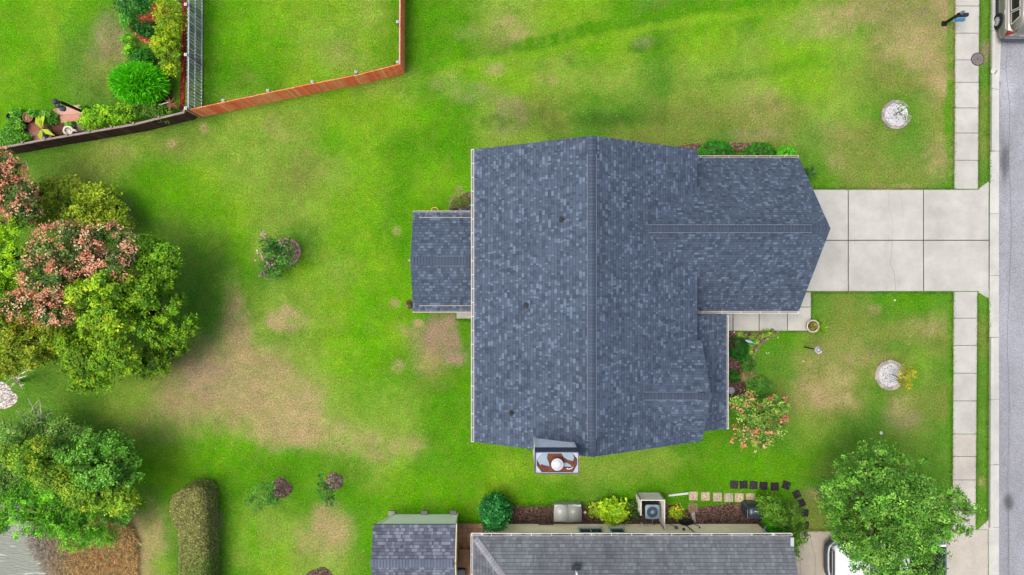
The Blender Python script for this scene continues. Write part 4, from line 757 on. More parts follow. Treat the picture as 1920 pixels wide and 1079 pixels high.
E = [((SWL(-60) - 1, -60), (SWL(355) - 1, 355)), ((SWR(-60) + 1, -60), (SWR(355) + 1, 355)), ((SWL(548) - 1, 548), (SWL(993) - 1, 993)), ((SWR(560) + 1, 552), (SWR(993) + 1, 985)),
     ((KL(-60) - 1.5, -60), (KL(341) - 1.5, 341)), ((KL(560) - 1.5, 560), (KL(975) - 1.5, 975)), ((1505, 354), (1790, 354.5)), ((1521, 549), (1786, 549)), ((1521.5, 549), (1521.5, 621)), ((1460, 622), (1520, 622)),
     ((945, 947), (1200, 948)), ((1495, 995), (1785, 992)), ((856, 600), (884, 600)), ((880, 980), (900, 980)), ((858, 979), (903, 980))]
n = 170000; bx = RNG.uniform(-27, 25.4, n); by = RNG.uniform(-15.2, 15.2, n); keep = fbm(bx * 2.5, by * 2.5, 3, 12.0) + RNG.uniform(-.3, .3, n) > -.12
qx = bx * F / H + 960; qy = 539.5 - by * F / H
for (a0, b0_, a1, b1) in ((1785, -99, 1838, 1200), (1853, -99, 2000, 1200), (1430, 353, 1860, 549), (1360, 549, 1522, 623), (1366, 620, 1412, 750), (690, 960, 1500, 1200), (940, 945, 1440, 990), (1490, 993, 1860, 1200), (240, -50, 350, 215), (0, 205, 160, 270), (1640, 675, 1700, 733), (1651, 188, 1708, 245), (512, 885, 646, 935), (880, 290, 1500, 820), (856, 560, 884, 600), (-50, 700, 45, 770), (-200, 970, 262, 1200), (300, 915, 400, 1200)): keep &= ~((qx > a0) & (qx < a1) & (qy > b0_) & (qy < b1))
bx, by = bx[keep], by[keep]; n = len(bx); B = np.stack([bx, by, ground_z(bx, by) - .01], -1); an = RNG.uniform(0, 2 * PI, n); sl = RNG.uniform(.25, 1.1, n); L = RNG.uniform(.06, .13, n)
d = np.stack([np.cos(an) * np.cos(sl), np.sin(an) * np.cos(sl), np.sin(sl)], -1); tip = B + d * L[:, None]; s_ = np.stack([-np.sin(an), np.cos(an), an * 0], -1) * .011; mid = (B + tip) / 2 + np.array([0, 0, .02])
cc = field(bx, by) * RNG.uniform(.75, 1.7, n)[:, None]; cc = np.where((RNG.random(n) < .06)[:, None], np.array(C(190, 185, 130, 1.2)), cc)
o = quads('grass_blades', np.stack([B, mid - s_, tip, mid + s_], 1), np.clip(cc, 0, .8), MT['leaf']); tag(o, 'longer green and straw coloured blades scattered over the lawns', 'grass', kind='stuff')
o = tufts(E); tag(o, 'short green grass blades fringing the edges of the paving', 'grass', kind='stuff')

# ------------------------------------------------------------------ buildings
def plane_slab(m, e0, e1, r1, r0, th=.12):
    """roof plane: eave e0->e1, ridge r0 (above e0) r1 (above e1); uv in metres, v climbs the slope"""
    e0, e1, r1, r0 = map(Vector, (e0, e1, r1, r0)); ux = (e1 - e0).normalized(); n = (e1 - e0).cross(r0 - e0).normalized()
    if n.z < 0: n = -n
    vy = n.cross(ux);
    if vy.z < 0: vy = -vy
    top = [e0, e1, r1, r0]; uv = [((q - e0).dot(ux) + 40, (q - e0).dot(vy)) for q in top]
    if (top[1] - top[0]).cross(top[3] - top[0]).z < 0: top = top[::-1]; uv = uv[::-1]
    m.face(top, uv=uv); bot = [q - Vector((0, 0, th)) for q in top]
    for i in range(4):
        j = (i + 1) % 4; m.face([top[j], top[i], bot[i], bot[j]], uv=[(0, .05)] * 4)
    m.face(bot[::-1], uv=[(0, .05)] * 4)
def gutter(m, a, b, nrm, wd=.11, dp=.10, hang=.62):
    a = Vector(a); b = Vector(b); nrm = Vector(nrm).normalized(); d = (b - a).normalized(); L = (b - a).length; off = nrm * wd
    m.bar(a + nrm * .008 - Vector((0, 0, dp * .5)), b + nrm * .008 - Vector((0, 0, dp * .5)), .014, dp)
    m.bar(a + off - Vector((0, 0, dp * .5)), b + off - Vector((0, 0, dp * .5)), .020, dp)
    m.bar(a + off * .5 - Vector((0, 0, dp)), b + off * .5 - Vector((0, 0, dp)), wd - .03, .012, (.30, .29, .27))
    k = int(L / hang)
    for i in range(k + 1):
        q = a + d * (L * i / max(k, 1)); m.bar(q + nrm * .02 + Vector((0, 0, .004)), q + nrm * (wd + .012) + Vector((0, 0, .004)), .028, .014)
def caps(m, a, b, slope, half=.17, step=.145, lift=.0, col=C(88, 100, 119)):
    """overlapping cap shingles along a ridge a->b (laps face b)"""
    a = Vector(a); b = Vector(b); d = (b - a).normalized(); L = (b - a).length; s = Vector((-d.y, d.x, 0)).normalized(); n = int(L / step); drop = half * slope
    for i in range(n):
        p0 = a + d * step * i; p1 = p0 + d * (step * 1.12); z0 = .022 + lift; z1 = .045 + lift; k = random.uniform(.88, 1.1); vs = []
        for p_, z in ((p0, z0), (p1, z1)):
            for t in (-1, -.45, 0, .45, 1): vs.append(p_ + s * half * t + Vector((0, 0, z - drop * abs(t) * (1.0 if abs(t) > .5 else .9))))
        for p_ in (p1,):
            for t in (-1, -.45, 0, .45, 1): vs.append(p_ + s * half * t + Vector((0, 0, z1 - .022 - drop * abs(t))))
        fs = [(j, j + 1, 5 + j + 1, 5 + j) for j in range(4)] + [(5 + j, 5 + j + 1, 10 + j + 1, 10 + j) for j in range(4)]
        v = vs
        if (v[1] - v[0]).cross(v[5] - v[0]).z < 0: fs = [f[::-1] for f in fs]
        nt_ = fs[:4]; ed_ = fs[4:]; n0 = len(m.v); m.mesh(vs, nt_, tuple(q * k for q in col)); m.mesh(vs, ed_, tuple(q * .3 for q in col))
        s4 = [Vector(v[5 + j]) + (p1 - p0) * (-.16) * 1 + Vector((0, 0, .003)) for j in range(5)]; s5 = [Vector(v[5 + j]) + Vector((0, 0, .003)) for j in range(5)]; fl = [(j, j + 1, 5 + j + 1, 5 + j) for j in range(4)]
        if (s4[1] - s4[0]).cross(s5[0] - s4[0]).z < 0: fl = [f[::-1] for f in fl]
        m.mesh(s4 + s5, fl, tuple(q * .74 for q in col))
def ridge_vent(m, a, b, slope, half=.175, lift=.035):
    a = Vector(a); b = Vector(b); d = (b - a).normalized(); s = Vector((-d.y, d.x, 0))
    for sg in (-1, 1):
        o = s * sg * half; zz = Vector((0, 0, -half * slope + lift * .5 + .012)); m.bar(a + o + zz, b + o + zz, .022, lift)

# --- the main house
ZE, ZR = 4.2, 7.05; XW, XE, XR = -1.74, 8.5, 3.34; YN, YS = 6.33, -7.067
house = thing('house', 'large house with blue grey shingled gable roofs in the middle of the lot', 'house', (3.4, -.3, 0))
m = MB(); SL = (ZR - ZE) / (XR - XW)
plane_slab(m, (XW, YN, ZE), (XW, YS, ZE), (XR, YS, ZR), (XR, YN, ZR)); plane_slab(m, (XE, YS, ZE), (XE, YN, ZE), (XR, YN, ZR), (XR, YS, ZR))
ZG = 2.5; GYN, GYS, GXE = 6.28, -1.14, 13.87; GYR = (GYN + GYS) / 2; ZGR = 5.78
plane_slab(m, (5.2, GYN, ZG), (GXE, GYN, ZG), (GXE, GYR, ZGR), (5.2, GYR, ZGR)); plane_slab(m, (5.2, GYS, ZG), (GXE, GYS, ZG), (GXE, GYR, ZGR), (5.2, GYR, ZGR))
DYN, DYS, DXE = -2.41, -7.055, 8.70; DYR = (DYN + DYS) / 2; ZDR = 5.80                # small cross gable over the porch
plane_slab(m, (5.2, DYN, ZE - .01), (DXE, DYN, ZE - .01), (DXE, DYR, ZDR), (5.2, DYR, ZDR)); plane_slab(m, (5.2, DYS, ZE - .01), (DXE, DYS, ZE - .01), (DXE, DYR, ZDR), (5.2, DYR, ZDR))
plane_slab(m, (10.37, -6.84, ZG), (10.37, -1.28, ZG), (8.05, -1.28, 3.45), (8.05, -6.84, 3.45))      # porch roof under the eave
BYN, BYS, BXW = (539.5 - 398.5) * 33 / F, (539.5 - 583.5) * 33 / F, -4.78; BYR = (BYN + BYS) / 2; ZB = ZG + .87
plane_slab(m, (BXW, BYN, ZG), (-1.35, BYN, ZG), (-1.35, BYR, ZB), (BXW, BYR, ZB)); plane_slab(m, (BXW, BYS, ZG), (-1.35, BYS, ZG), (-1.35, BYR, ZB), (BXW, BYR, ZB))
roof = m.build('roof', MT['shingle'], house)
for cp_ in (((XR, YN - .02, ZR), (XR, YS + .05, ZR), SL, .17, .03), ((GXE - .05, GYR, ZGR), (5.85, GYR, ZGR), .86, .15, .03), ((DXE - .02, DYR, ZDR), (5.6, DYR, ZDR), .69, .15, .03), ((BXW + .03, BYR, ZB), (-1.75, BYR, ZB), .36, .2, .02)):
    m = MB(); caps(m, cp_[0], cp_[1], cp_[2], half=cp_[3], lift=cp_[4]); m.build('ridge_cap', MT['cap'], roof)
for rv_ in (((XR, YN - .75, ZR), (XR, YS + .75, ZR), SL, .19, .05), ((GXE - .75, GYR, ZGR), (5.95, GYR, ZGR), .86, .17, .05), ((DXE - .6, DYR, ZDR), (5.75, DYR, ZDR), .69, .17, .05), ((-3.6, BYR, ZB), (-2.2, BYR, ZB), .36, .225, .03)):
    m = MB(); ridge_vent(m, *rv_); m.build('ridge_vent', simple('pale vent edge', C(124, 138, 157), .7, .2), roof)
m = MB(); gutter(m, (XW, YN + .0, ZE - .02), (XW, YS, ZE - .02), (-1, 0, 0), .125); m.build('gutter', MT['white'], house)
m = MB(); gutter(m, (8.45, GYN, ZG - .02), (GXE - .02, GYN, ZG - .02), (0, 1, 0), .10); m.build('gutter', MT['taupe'], house)
m = MB(); gutter(m, (8.3, GYS, ZG - .02), (GXE - .02, GYS, ZG - .02), (0, -1, 0), .10, hang=.82); m.build('gutter', MT['white'], house)
m = MB(); gutter(m, (10.37, -1.38, ZG - .03), (10.37, -6.84, ZG - .03), (1, 0, 0), .10, hang=.85); m.build('gutter', MT['white'], house)
m = MB(); gutter(m, (BXW, BYN, ZG - .02), (-1.4, BYN, ZG - .02), (0, 1, 0), .07); m.build('gutter', MT['taupe'], house); m = MB(); gutter(m, (BXW, BYS, ZG - .02), (-1.4, BYS, ZG - .02), (0, -1, 0), .07, hang=.75); m.build('gutter', MT['taupe'], house)
for (px, py) in ((1053, 412), (986.5, 573), (959, 775)):                  # plumbing vents on the rear slope
    z = 5.6
    for _ in range(6): q = P(px, py, z); z = ZE + SL * (q.x - XW)
    q = P(px, py, z); m = MB(); ax = Matrix.Rotation(-math.atan(SL), 4, 'Y')
    m.lathe(q, [(.13, .005), (.12, .03), (.07, .06)], 16, axis=ax); m.lathe(q, [(.07, 0), (.065, .22), (.05, .30), (.03, .3), (.028, .1), (0, .1)], 16); m.build('roof_vent', MT['dark'], roof)
# walls under the roofs
m = MB(); m.prism([(XW + .38, YS + .18), (XE - .38, YS + .18), (XE - .38, YN - .18), (XW + .38, YN - .18)], -.1, ZE + .05)
for y in (YN - .18, YS + .18):
    s_ = 1 if y > 0 else -1; tri = [(XW + .38, y, ZE + .04), (XE - .38, y, ZE + .04), (XR, y, ZR - .32)]; m.face(tri if s_ < 0 else tri[::-1])
m.prism([(XE - .37, GYS + .3), (GXE - .25, GYS + .3), (GXE - .25, GYN - .3), (XE - .37, GYN - .3)], -.1, ZG + .1)
m.face([(GXE - .25, GYS + .3, ZG + .09), (GXE - .25, GYN - .3, ZG + .09), (GXE - .25, GYR, ZGR - .3)])
m.face([(DXE - .2, DYS + .3, ZE - .1), (DXE - .2, DYN - .3, ZE - .1), (DXE - .2, DYR, ZDR - .25)]); m.prism([(XE - .37, DYS + .3), (DXE - .21, DYS + .3), (DXE - .21, DYN - .3), (XE - .37, DYN - .3)], 3.4, ZE - .1)
m.prism([(BXW + .3, BYS + .25), (-1.42, BYS + .25), (-1.42, BYN - .25), (BXW + .3, BYN - .25)], -.1, ZG + .1); m.face([(BXW + .3, BYN - .25, ZG + .09), (BXW + .3, BYS + .25, ZG + .09), (BXW + .3, BYR, ZB - .2)])
m.build('wall', MT['wall'], house)
m = MB()
for i in range(4): m.box((GXE - .23, GYR, .36 + .56 * i), (.05, 4.9, .54), col=(.75, .75, .72))
m.build('garage_door', MT['attr'], house)
for y in (-6.6, -4.7, -2.9): m = MB(); m.box((10.2, y, 1.15), (.16, .16, 2.5), col=(.8, .8, .78)); m.box((10.2, y, .1), (.24, .24, .2), col=(.8, .8, .78)); m.build('porch_post', MT['attr'], house)
m = MB(); m.box((8.17, -2.2, 1.05), (.08, .95, 2.1), col=C(70, 55, 50)); d_ = m.build('door', MT['attr'], house)
m = MB(); m.lathe((8.25, -1.85, 1.0), [(0, -.03), (.035, 0), (0, .03)], 10, col=C(190, 170, 110)); m.build('handle', MT['attr_gloss'], d_)
m = MB(); m.box((8.17, -5.0, 1.5), (.08, 1.6, 1.4), col=(.8, .8, .8)); w_o = m.build('window', MT['attr'], house); m = MB(); m.box((8.22, -5.37, 1.5), (.03, .66, 1.24)); m.box((8.22, -4.63, 1.5), (.03, .66, 1.24)); m.build('pane', MT['glass'], w_o)
m = MB(); m.prism([(8.12, -6.75), (10.35, -6.75), (10.35, -.95), (8.12, -.95)], -.05, .1); m.build('porch_floor', MT['conc'], house)
# chimney: framed chase straddling the rake, dark shroud, rusted pan and round cap
cx0, cx1, cyn, cys = .95, 2.63, -6.56, -7.36
ch = MB(); ch.prism([(cx0, cys), (cx1, cys), (cx1, cyn), (cx0, cyn)], -.1, 7.62, C(212, 214, 222, 1.7)); chim = ch.build('chimney', MT['attr'], house)
for x in (cx0 + .05, cx1 - .05):
    for y in (cyn - .03, cys + .03): m = MB(); m.box((x, y, 3.79), (.13, .11, 7.58)); m.build('corner_trim', MT['white'], chim)
m = MB(); zc = 8.38; X0, X1, Y0, Y1 = cx0 - .03, cx1 + .03, cys - .04, cyn + .03
t_ = .03
for (a, b_, c_, d2) in ((X0, X1, Y1 - t_, Y1), (X0, X1, Y0, Y0 + t_), (X0, X0 + t_, Y0 + t_, Y1 - t_), (X1 - t_, X1, Y0 + t_, Y1 - t_)): m.prism([(a, c_), (b_, c_), (b_, d2), (a, d2)], 7.6, zc, C(88, 92, 112), bottom=True)
m.build('shroud', MT['attr'], chim)
m = MB(); m.prism([(X0 + .031, Y0 + .031), (X1 - .031, Y0 + .031), (X1 - .031, Y1 - .031), (X0 + .031, Y1 - .031)], 7.9, zc - .05); m.build('pan', MT['rust'], chim)
m = MB(); w1 = C(178, 188, 206); zt = zc - .015
def inset(pts, h, col, mm=None): (mm or m).prism([(X0 + u * (X1 - X0), Y1 - v * (Y1 - Y0)) for u, v in pts], zc - .06, h, col)
inset([(0.02, .04), (.98, .04), (.98, .07), (0.02, .07)], zt, w1); inset([(0.02, .94), (.98, .94), (.98, .97), (.02, .97)], zt, w1); inset([(.01, .04), (.035, .04), (.035, .97), (.01, .97)], zt, w1); inset([(.965, .04), (.99, .04), (.99, .97), (.965, .97)], zt, w1)
inset([(.03, .07), (.17, .07), (.03, .36)], zt - .004, w1); inset([(.97, .07), (.86, .07), (.97, .34)], zt - .004, w1); inset([(.03, .62), (.15, .93), (.03, .93)], zt - .004, w1); inset([(.97, .55), (.87, .93), (.97, .93)], zt - .004, w1)
m.build('cap_flange', MT['attr_gloss'], chim)
for rp_ in ([(.04, .36), (.17, .08), (.29, .08), (.27, .3), (.32, .52), (.33, .66), (.22, .62), (.15, .56), (.12, .62)], [(.60, .08), (.86, .08), (.89, .28), (.87, .42), (.75, .37), (.66, .26)], [(.60, .52), (.72, .5), (.82, .62), (.83, .7), (.72, .68), (.62, .66)]):
    m = MB(); inset(rp_, zt - .012, (1, 1, 1)); m.build('paint_remnant', MT['pan'], chim)
m = MB(); cc_ = Vector(((X0 + X1) / 2 + .0, (Y0 + Y1) / 2 - .02, zc)); m.lathe(cc_, [(.17, -.05), (.17, .10), (.19, .10), (.19, .16)], 24, C(90, 80, 76)); m.lathe(cc_, [(.24, .17), (.245, .19), (.235, .20), (.17, .197), (.165, .21), (.08, .215), (.0, .222)], 32, C(214, 216, 220)); m.build('flue_cap', MT['attr_gloss'], chim, True)
m = MB(); e = cc_ + Vector((.50, -.19, -.035)); m.tube([e + Vector((-.12, -.02, 0)), e + Vector((-.02, -.045, 0)), e + Vector((.08, -.02, 0)), e + Vector((.14, .05, 0))], .025, 6, (1, 1, 1)); m.build('trim_scrap', MT['trim'], chim, True)

# --- neighbouring house along the bottom
NX0, NX1, NYE, NZ = -1.88, 13.50, -11.99, 2.6; NSL = .42
nb = thing('house', 'neighbouring house with weathered grey roof and cream siding at the bottom edge', 'house', (5.8, -17, 0))
m = MB(); NYB = -22.6; NYR = (NYE + NYB) / 2; NZR = NZ + NSL * (NYE - NYR); hx = NX0 + (NYE - NYR) * .88
def tri_slab(m, e0, e1, ap, th=.12):
    e0, e1, ap = map(Vector, (e0, e1, ap)); ux = (e1 - e0).normalized(); n = (e1 - e0).cross(ap - e0).normalized(); n = n if n.z > 0 else -n; vy = n.cross(ux); vy = vy if vy.z > 0 else -vy
    t = [e0, e1, ap]; uv = [((q - e0).dot(ux) + 40, (q - e0).dot(vy)) for q in t]
    if (t[1] - t[0]).cross(t[2] - t[0]).z < 0: t = t[::-1]; uv = uv[::-1]
    m.face(t, uv=uv)
plane_slab(m, (NX0, NYE, NZ), (NX1, NYE, NZ), (NX1, NYR, NZR), (hx, NYR, NZR)); plane_slab(m, (NX0, NYB, NZ), (NX1, NYB, NZ), (NX1, NYR, NZR), (hx, NYR, NZR)); tri_slab(m, (NX0, NYE, NZ), (NX0, NYB, NZ), (hx, NYR, NZR))
nroof = m.build('roof', MT['shingle_nb'], nb)
m = MB(); caps(m, (NX0 + .1, NYE - .1, NZ + .02), (hx, NYR, NZR), .32, half=.15, step=.15, lift=.01, col=C(158, 160, 166)); m.build('ridge_cap', MT['cap_nb'], nroof); m = MB(); caps(m, (NX0 + .1, NYB + .1, NZ + .02), (hx, NYR, NZR), .32, half=.15, step=.15, lift=.01, col=C(158, 160, 166)); m.build('ridge_cap', MT['cap_nb'], nroof); m = MB(); caps(m, (hx, NYR, NZR), (NX1, NYR, NZR), NSL, half=.15, lift=.01, col=C(158, 160, 166)); m.build('ridge_cap', MT['cap_nb'], nroof)
m = MB(); gutter(m, (NX0 - .08, NYE, NZ - .02), (NX1, NYE, NZ - .02), (0, 1, 0), .13, hang=.95); m.build('gutter', MT['white'], nb)
m = MB(); gutter(m, (NX0, NYE + .10, NZ - .02), (NX0, NYB, NZ - .02), (-1, 0, 0), .10, hang=.9); m.build('gutter', MT['white'], nb)
m = MB(); random.seed(5)
for i in range(900):
    x = random.uniform(NX0 + .3, NX1 - .2)
    if fbm(np.array([x * 1.5]), np.array([0.3]), 3)[0] > -.06: m.box((x, NYE + random.uniform(.03, .10), NZ - .095 + random.uniform(0, .03)), (random.uniform(.03, .09), random.uniform(.015, .03), .012), random.uniform(0, 3), random.choice([C(70, 66, 62), C(110, 108, 110), C(90, 92, 96), C(130, 125, 120)]))
o = m.build('gutter_debris', MT['attr'], nb); o['kind'] = 'stuff'
m = MB(); q = P(1080.5, 1071, 3.5); m.box((q.x, q.y + .1, q.z - .11), (.42, .30, .03), col=C(60, 62, 68), M4=Matrix.Rotation(math.atan(NSL), 4, 'X')); m.build('roof_vent', MT['attr'], nroof)
m = MB(); m.tube([q + Vector((0, -.02, -.2)), q + Vector((0, -.02, .32))], .05, 12, C(235, 238, 242)); m.build('roof_vent', MT['attr_gloss'], nroof, True)
NW = -12.28
m = MB(); m.prism([(NX0 + .4, NYB + .4), (NX1 - .75, NYB + .4), (NX1 - .75, NW), (NX0 + .4, NW)], -.1, NZ + .05)
for i in range(21): m.bar((NX0 + .39, NW + .006, .12 + i * .118), (NX1 - .74, NW + .006, .12 + i * .118), .022, .012)     # lap edges of the siding
m.build('wall', MT['siding'], nb)
m = MB(); m.bar((NX0 + .38, NW + .02, .02), (NX1 - .73, NW + .02, .02), .06, .12, C(120, 116, 108)); m.build('foundation', MT['attr'], nb)
for (x0, x1) in ((1083, 1129), (1140, 1170)):
    a = P(x0, 992, .75); c = P(x1, 992, .75); m = MB(); zc0, zc1 = .72, 2.0; xa, xb = a.x, c.x
    for (u0, u1, v0, v1) in ((xa, xb, zc0, zc0 + .07), (xa, xb, zc1 - .07, zc1), (xa, xa + .07, zc0 + .07, zc1 - .07), (xb - .07, xb, zc0 + .07, zc1 - .07)): m.box(((u0 + u1) / 2, NW + .04, (v0 + v1) / 2), (u1 - u0, .10, v1 - v0))
    if x1 - x0 > 40: m.box(((xa + xb) / 2, NW + .035, 1.36), (.03, .08, zc1 - zc0 - .14))
    wo = m.build('window', MT['white'], nb); m = MB(); m.box(((xa + xb) / 2, NW + .02, (zc0 + zc1) / 2), (xb - xa - .14, .03, zc1 - zc0 - .14)); m.build('pane', MT['glass'], wo)
m = MB(); m.box((NX1 - .06, NYE - 1.0, NZ + .15), (.16, 2.0, .05), col=C(195, 205, 208)); m.build('rake_flashing', MT['attr_gloss'], nb)
def pipe(name, pts, r, mat, parent): m = MB(); m.tube(pts, r, 8); return m.build(name, mat, parent, True)
pipe('downspout', [(-1.45, NW + .10, .05), (-1.45, NW + .10, 2.1), (-1.45, NYE + .08, 2.5)], .05, MT['white'], nb)
pipe('downspout', [P(1448, 985, .06), P(1441, 978, .5) + Vector((0, -.05, 0)), (NX1 - .85, NW + .08, 1.2), (NX1 - .85, NW + .08, 2.1), (NX1 - .85, NYE + .08, 2.5)], .05, MT['white'], nb)
m = MB()
for px, w_, z_, h_, cl in ((1175.5, .13, .28, .32, C(215, 215, 200, 1.5)), (1206, .13, .28, .32, C(215, 215, 200, 1.5)), (1266, .14, .75, .24, C(150, 152, 152)), (1277.5, .12, 1.0, .12, C(90, 82, 72))): m = MB(); q = P(px, 990, .5); m.box((q.x, NW + .06, z_), (w_, .1, h_), col=cl); m.build('utility_box', MT['attr'], nb)
m = MB(); q0 = P(1232, 983, .1); q1 = P(1265, 991, .6); m.tube([(q0.x, NW + .08, .1), (q0.x + .25, NW + .08, .22), (q0.x + .6, NW + .08, .25), (q1.x - .1, NW + .08, .45), (q1.x, NW + .08, .6)], .016, 6, C(90, 85, 75)); m.tube([(P(1281, 985).x, NW + .04, .1), (P(1290, 985).x, NW + .04, 1.5)], .025, 6, C(130, 112, 90)); m.build('cable', MT['attr'], nb, True)

# --- shed
sx0, sx1, sye = -6.74, -2.72, -11.52
shed = thing('shed', 'cream walled garden shed with a shingled roof at the bottom left of the grey house', 'shed', (-4.6, -13.2, 0))
m = MB(); plane_slab(m, (sx0, sye, 2.3), (sx1, sye, 2.3), (sx1, -13.17, 2.95), (sx0, -13.17, 2.95), .09); plane_slab(m, (sx0, -14.82, 2.3), (sx1, -14.82, 2.3), (sx1, -13.17, 2.95), (sx0, -13.17, 2.95), .09); sroof = m.build('roof', MT['shingle_shed'], shed)
m = MB(); caps(m, (sx0, -13.17, 2.95), (sx1, -13.17, 2.95), .39, half=.2, step=.15, lift=.0, col=C(112, 121, 138)); m.build('ridge_cap', MT['cap'], sroof)
gw = P(741, 965, 0); m = MB(); yb = -14.6; wt = -11.79
L0 = (-6.09, wt, 0); L1 = (-6.70, wt, 1.6); L2 = (-6.70, wt, 2.30); R0 = (-2.84, wt, 0); R2 = (-2.84, wt, 2.30)
m.face([R0, L0, L1, L2, R2][::-1][::-1]); m.face([(L0[0], yb, 0), (L1[0], yb, 1.6), (L2[0], yb, 2.3), (R2[0], yb, 2.3), (R0[0], yb, 0)]); m.face([L0, (L0[0], yb, 0), (L1[0], yb, 1.6), L1][::-1]); m.face([L1, (L1[0], yb, 1.6), (L2[0], yb, 2.3), L2][::-1]); m.face([R0, R2, (R2[0], yb, 2.3), (R0[0], yb, 0)][::-1])
m.face([(R2[0], wt, 2.3), (R2[0], yb, 2.3), (R2[0], -13.17, 2.86)]); m.build('wall', MT['siding_shed'], shed)
m = MB(); m.bar((L0[0], wt + .03, 0), (L1[0], wt + .03, 1.6), .05, .10, C(225, 230, 190, 1.6)); m.build('corner_trim', MT['attr'], shed); m = MB(); m.bar((R0[0] + .02, wt + .03, 0), (R2[0] + .02, wt + .03, 2.2), .10, .05, C(232, 232, 205, 1.7)); m.build('corner_trim', MT['attr'], shed)
m = MB(); m.bar((sx1 + .02, sye, 2.22), (sx1 + .02, -13.17, 2.87), .05, .16, C(225, 215, 180)); m.build('rake_board', MT['attr'], shed); m = MB(); m.bar((sx1 + .02, -14.82, 2.22), (sx1 + .02, -13.17, 2.87), .05, .16, C(225, 215, 180)); m.build('rake_board', MT['attr'], shed)
for px in (735, 796, 850): m = MB(); q = P(px, 962); m.box((q.x, wt + .08, .05), (.34, .24, .14), col=C(165, 165, 155)); m.build('foundation_block', MT['attr'], shed)
pt = MB(); random.seed(3)       # brick patio between shed and house
for i in range(5):
    for j in range(14):
        a = P(857.5 + 9.4 * i, 981 + 9.4 * j); s = M(9.4); t = random.uniform(-.004, .004); pt.box((a.x + s / 2, a.y - s / 2, .0 + t), (s - .014, s - .014, .06), col=random.choice([C(160, 122, 96), C(142, 108, 86), C(170, 135, 108), C(150, 118, 100)]))
pt.prism([PP(857, 980.5), PP(905, 980.5), PP(905, 1113), PP(857, 1113)], -.1, .018, C(80, 66, 55)); struct(pt.build('patio', MT['attr']))
bn = thing('bench', 'slatted brown wooden bench on the brick patio beside the shed', 'bench', P(870, 1050, 0)); a = P(862, 1030, .45); c = P(882, 1031, .45); d0 = P(858, 1064, .45)
m = MB(); wv = c - a; lv = d0 - a
for i in range(8): s = a + wv * ((i + .5) / 8); m.bar(s, s + lv, .055, .03, C(138 + random.randint(-12, 12), 108, 88))
m.build('seat', MT['wood'], bn)
for u, v in ((.1, .08), (.9, .08), (.1, .92), (.9, .92)): s = a + wv * u + lv * v; m = MB(); m.box((s.x, s.y, .21), (.06, .06, .42), col=C(110, 85, 70)); m.build('leg', MT['wood'], bn)
bx_ = thing('storage_box', 'dark grey box below the slatted bench at the bottom edge', 'box', P(864, 1080, 0)); m = MB(); q = P(865, 1080, .4); m.box((q.x, q.y, .22), (.38, .62, .42), col=C(78, 80, 90)); m.build('body', MT['attr'], bx_); m = MB(); m.box((q.x, q.y, .455), (.42, .66, .05), col=C(86, 88, 98)); m.build('lid', MT['attr'], bx_)

# ------------------------------------------------------------------ fences
def panel(m, a, b, h, cols, wd=.135, gap=.006, jit=.012, th=.022, lean=0, skip=0):
    a = Vector(a); b = Vector(b); L = (b - a).length; d = (b - a) / L; n = int(L / (wd + gap)); k = None
    for i in range(n):
        if random.random() < skip: continue
        s = a + d * (i + .5) * L / n; c = random.choice(cols); f = random.uniform(.88, 1.1); hh = h + random.uniform(-jit, jit); g = ground0(s.x, s.y)
        nn = Vector((-d.y, d.x, 0)) * random.uniform(-.004, .004); m.box((s.x + nn.x, s.y + nn.y, g + hh / 2), (L / n - gap, th, hh), math.atan2(d.y, d.x), (c[0] * f, c[1] * f, c[2] * f))
def ground0(x, y): return 0.0
def posts(parent, pts, h, side, capc=None, col=None, sz=.10, capmat='white', capsz=.16):
    for q in pts:
        m = MB(); m.box((q[0] + side[0], q[1] + side[1], h / 2), (sz, sz, h), col=col); po = m.build('post', MT['wood'], parent)
        if capc:
            m = MB(); c = (q[0] + side[0], q[1] + side[1], h + .02); m.box(c, (capsz, capsz, .035), col=capc); m.box((c[0], c[1], c[2] + .045), (capsz * .8, capsz * .8, .055), col=capc, taper=.15); m.build('post_cap', MT['attr_gloss'], po)
FH = 1.45; RC = [C(232, 118, 78, 2.5), C(226, 110, 72, 2.5), C(240, 128, 88, 2.6), C(214, 100, 66, 2.4)]
fe = thing('fence', 'new orange red stained board fence with square capped posts around the top yard', 'fence', (P(750, 121, FH).x, P(750, 121, FH).y, 0))
top = [(349, 207), (380, 200.8), (502, 174.5), (583, 158), (668, 141.5), (750, 120.5)]; W = [P(x, y, FH) for x, y in top]
for i in range(len(W) - 1):
    m = MB(); a = Vector((W[i].x, W[i].y, 0)); c = Vector((W[i + 1].x, W[i + 1].y, 0)); panel(m, a, c, FH, RC); m.build('panel', MT['wood'], fe)
    n = Vector((-(c - a).y, (c - a).x, 0)).normalized() * .045
    for z in (.3, .8, 1.3): m = MB(); m.bar(a + n + Vector((0, 0, z)), c + n + Vector((0, 0, z)), .04, .09, C(195, 120, 85)); m.build('rail', MT['wood'], fe)
a = Vector((W[-1].x, W[-1].y, 0)); c = P(752, -260, FH); c.z = 0; m = MB(); panel(m, a, c, FH, [C(212, 116, 86, 2.2), C(204, 108, 78, 2.2), C(218, 124, 96, 2.2)]); m.build('panel', MT['wood'], fe)
m = MB(); m.bar(a + Vector((-.04, 0, 1.38)), c + Vector((-.04, 0, 1.38)), .04, .09, C(225, 200, 180)); m.build('rail', MT['wood'], fe); m = MB(); m.bar(a + Vector((-.04, 0, .5)), c + Vector((-.04, 0, .5)), .04, .09, C(195, 120, 85)); m.build('rail', MT['wood'], fe)
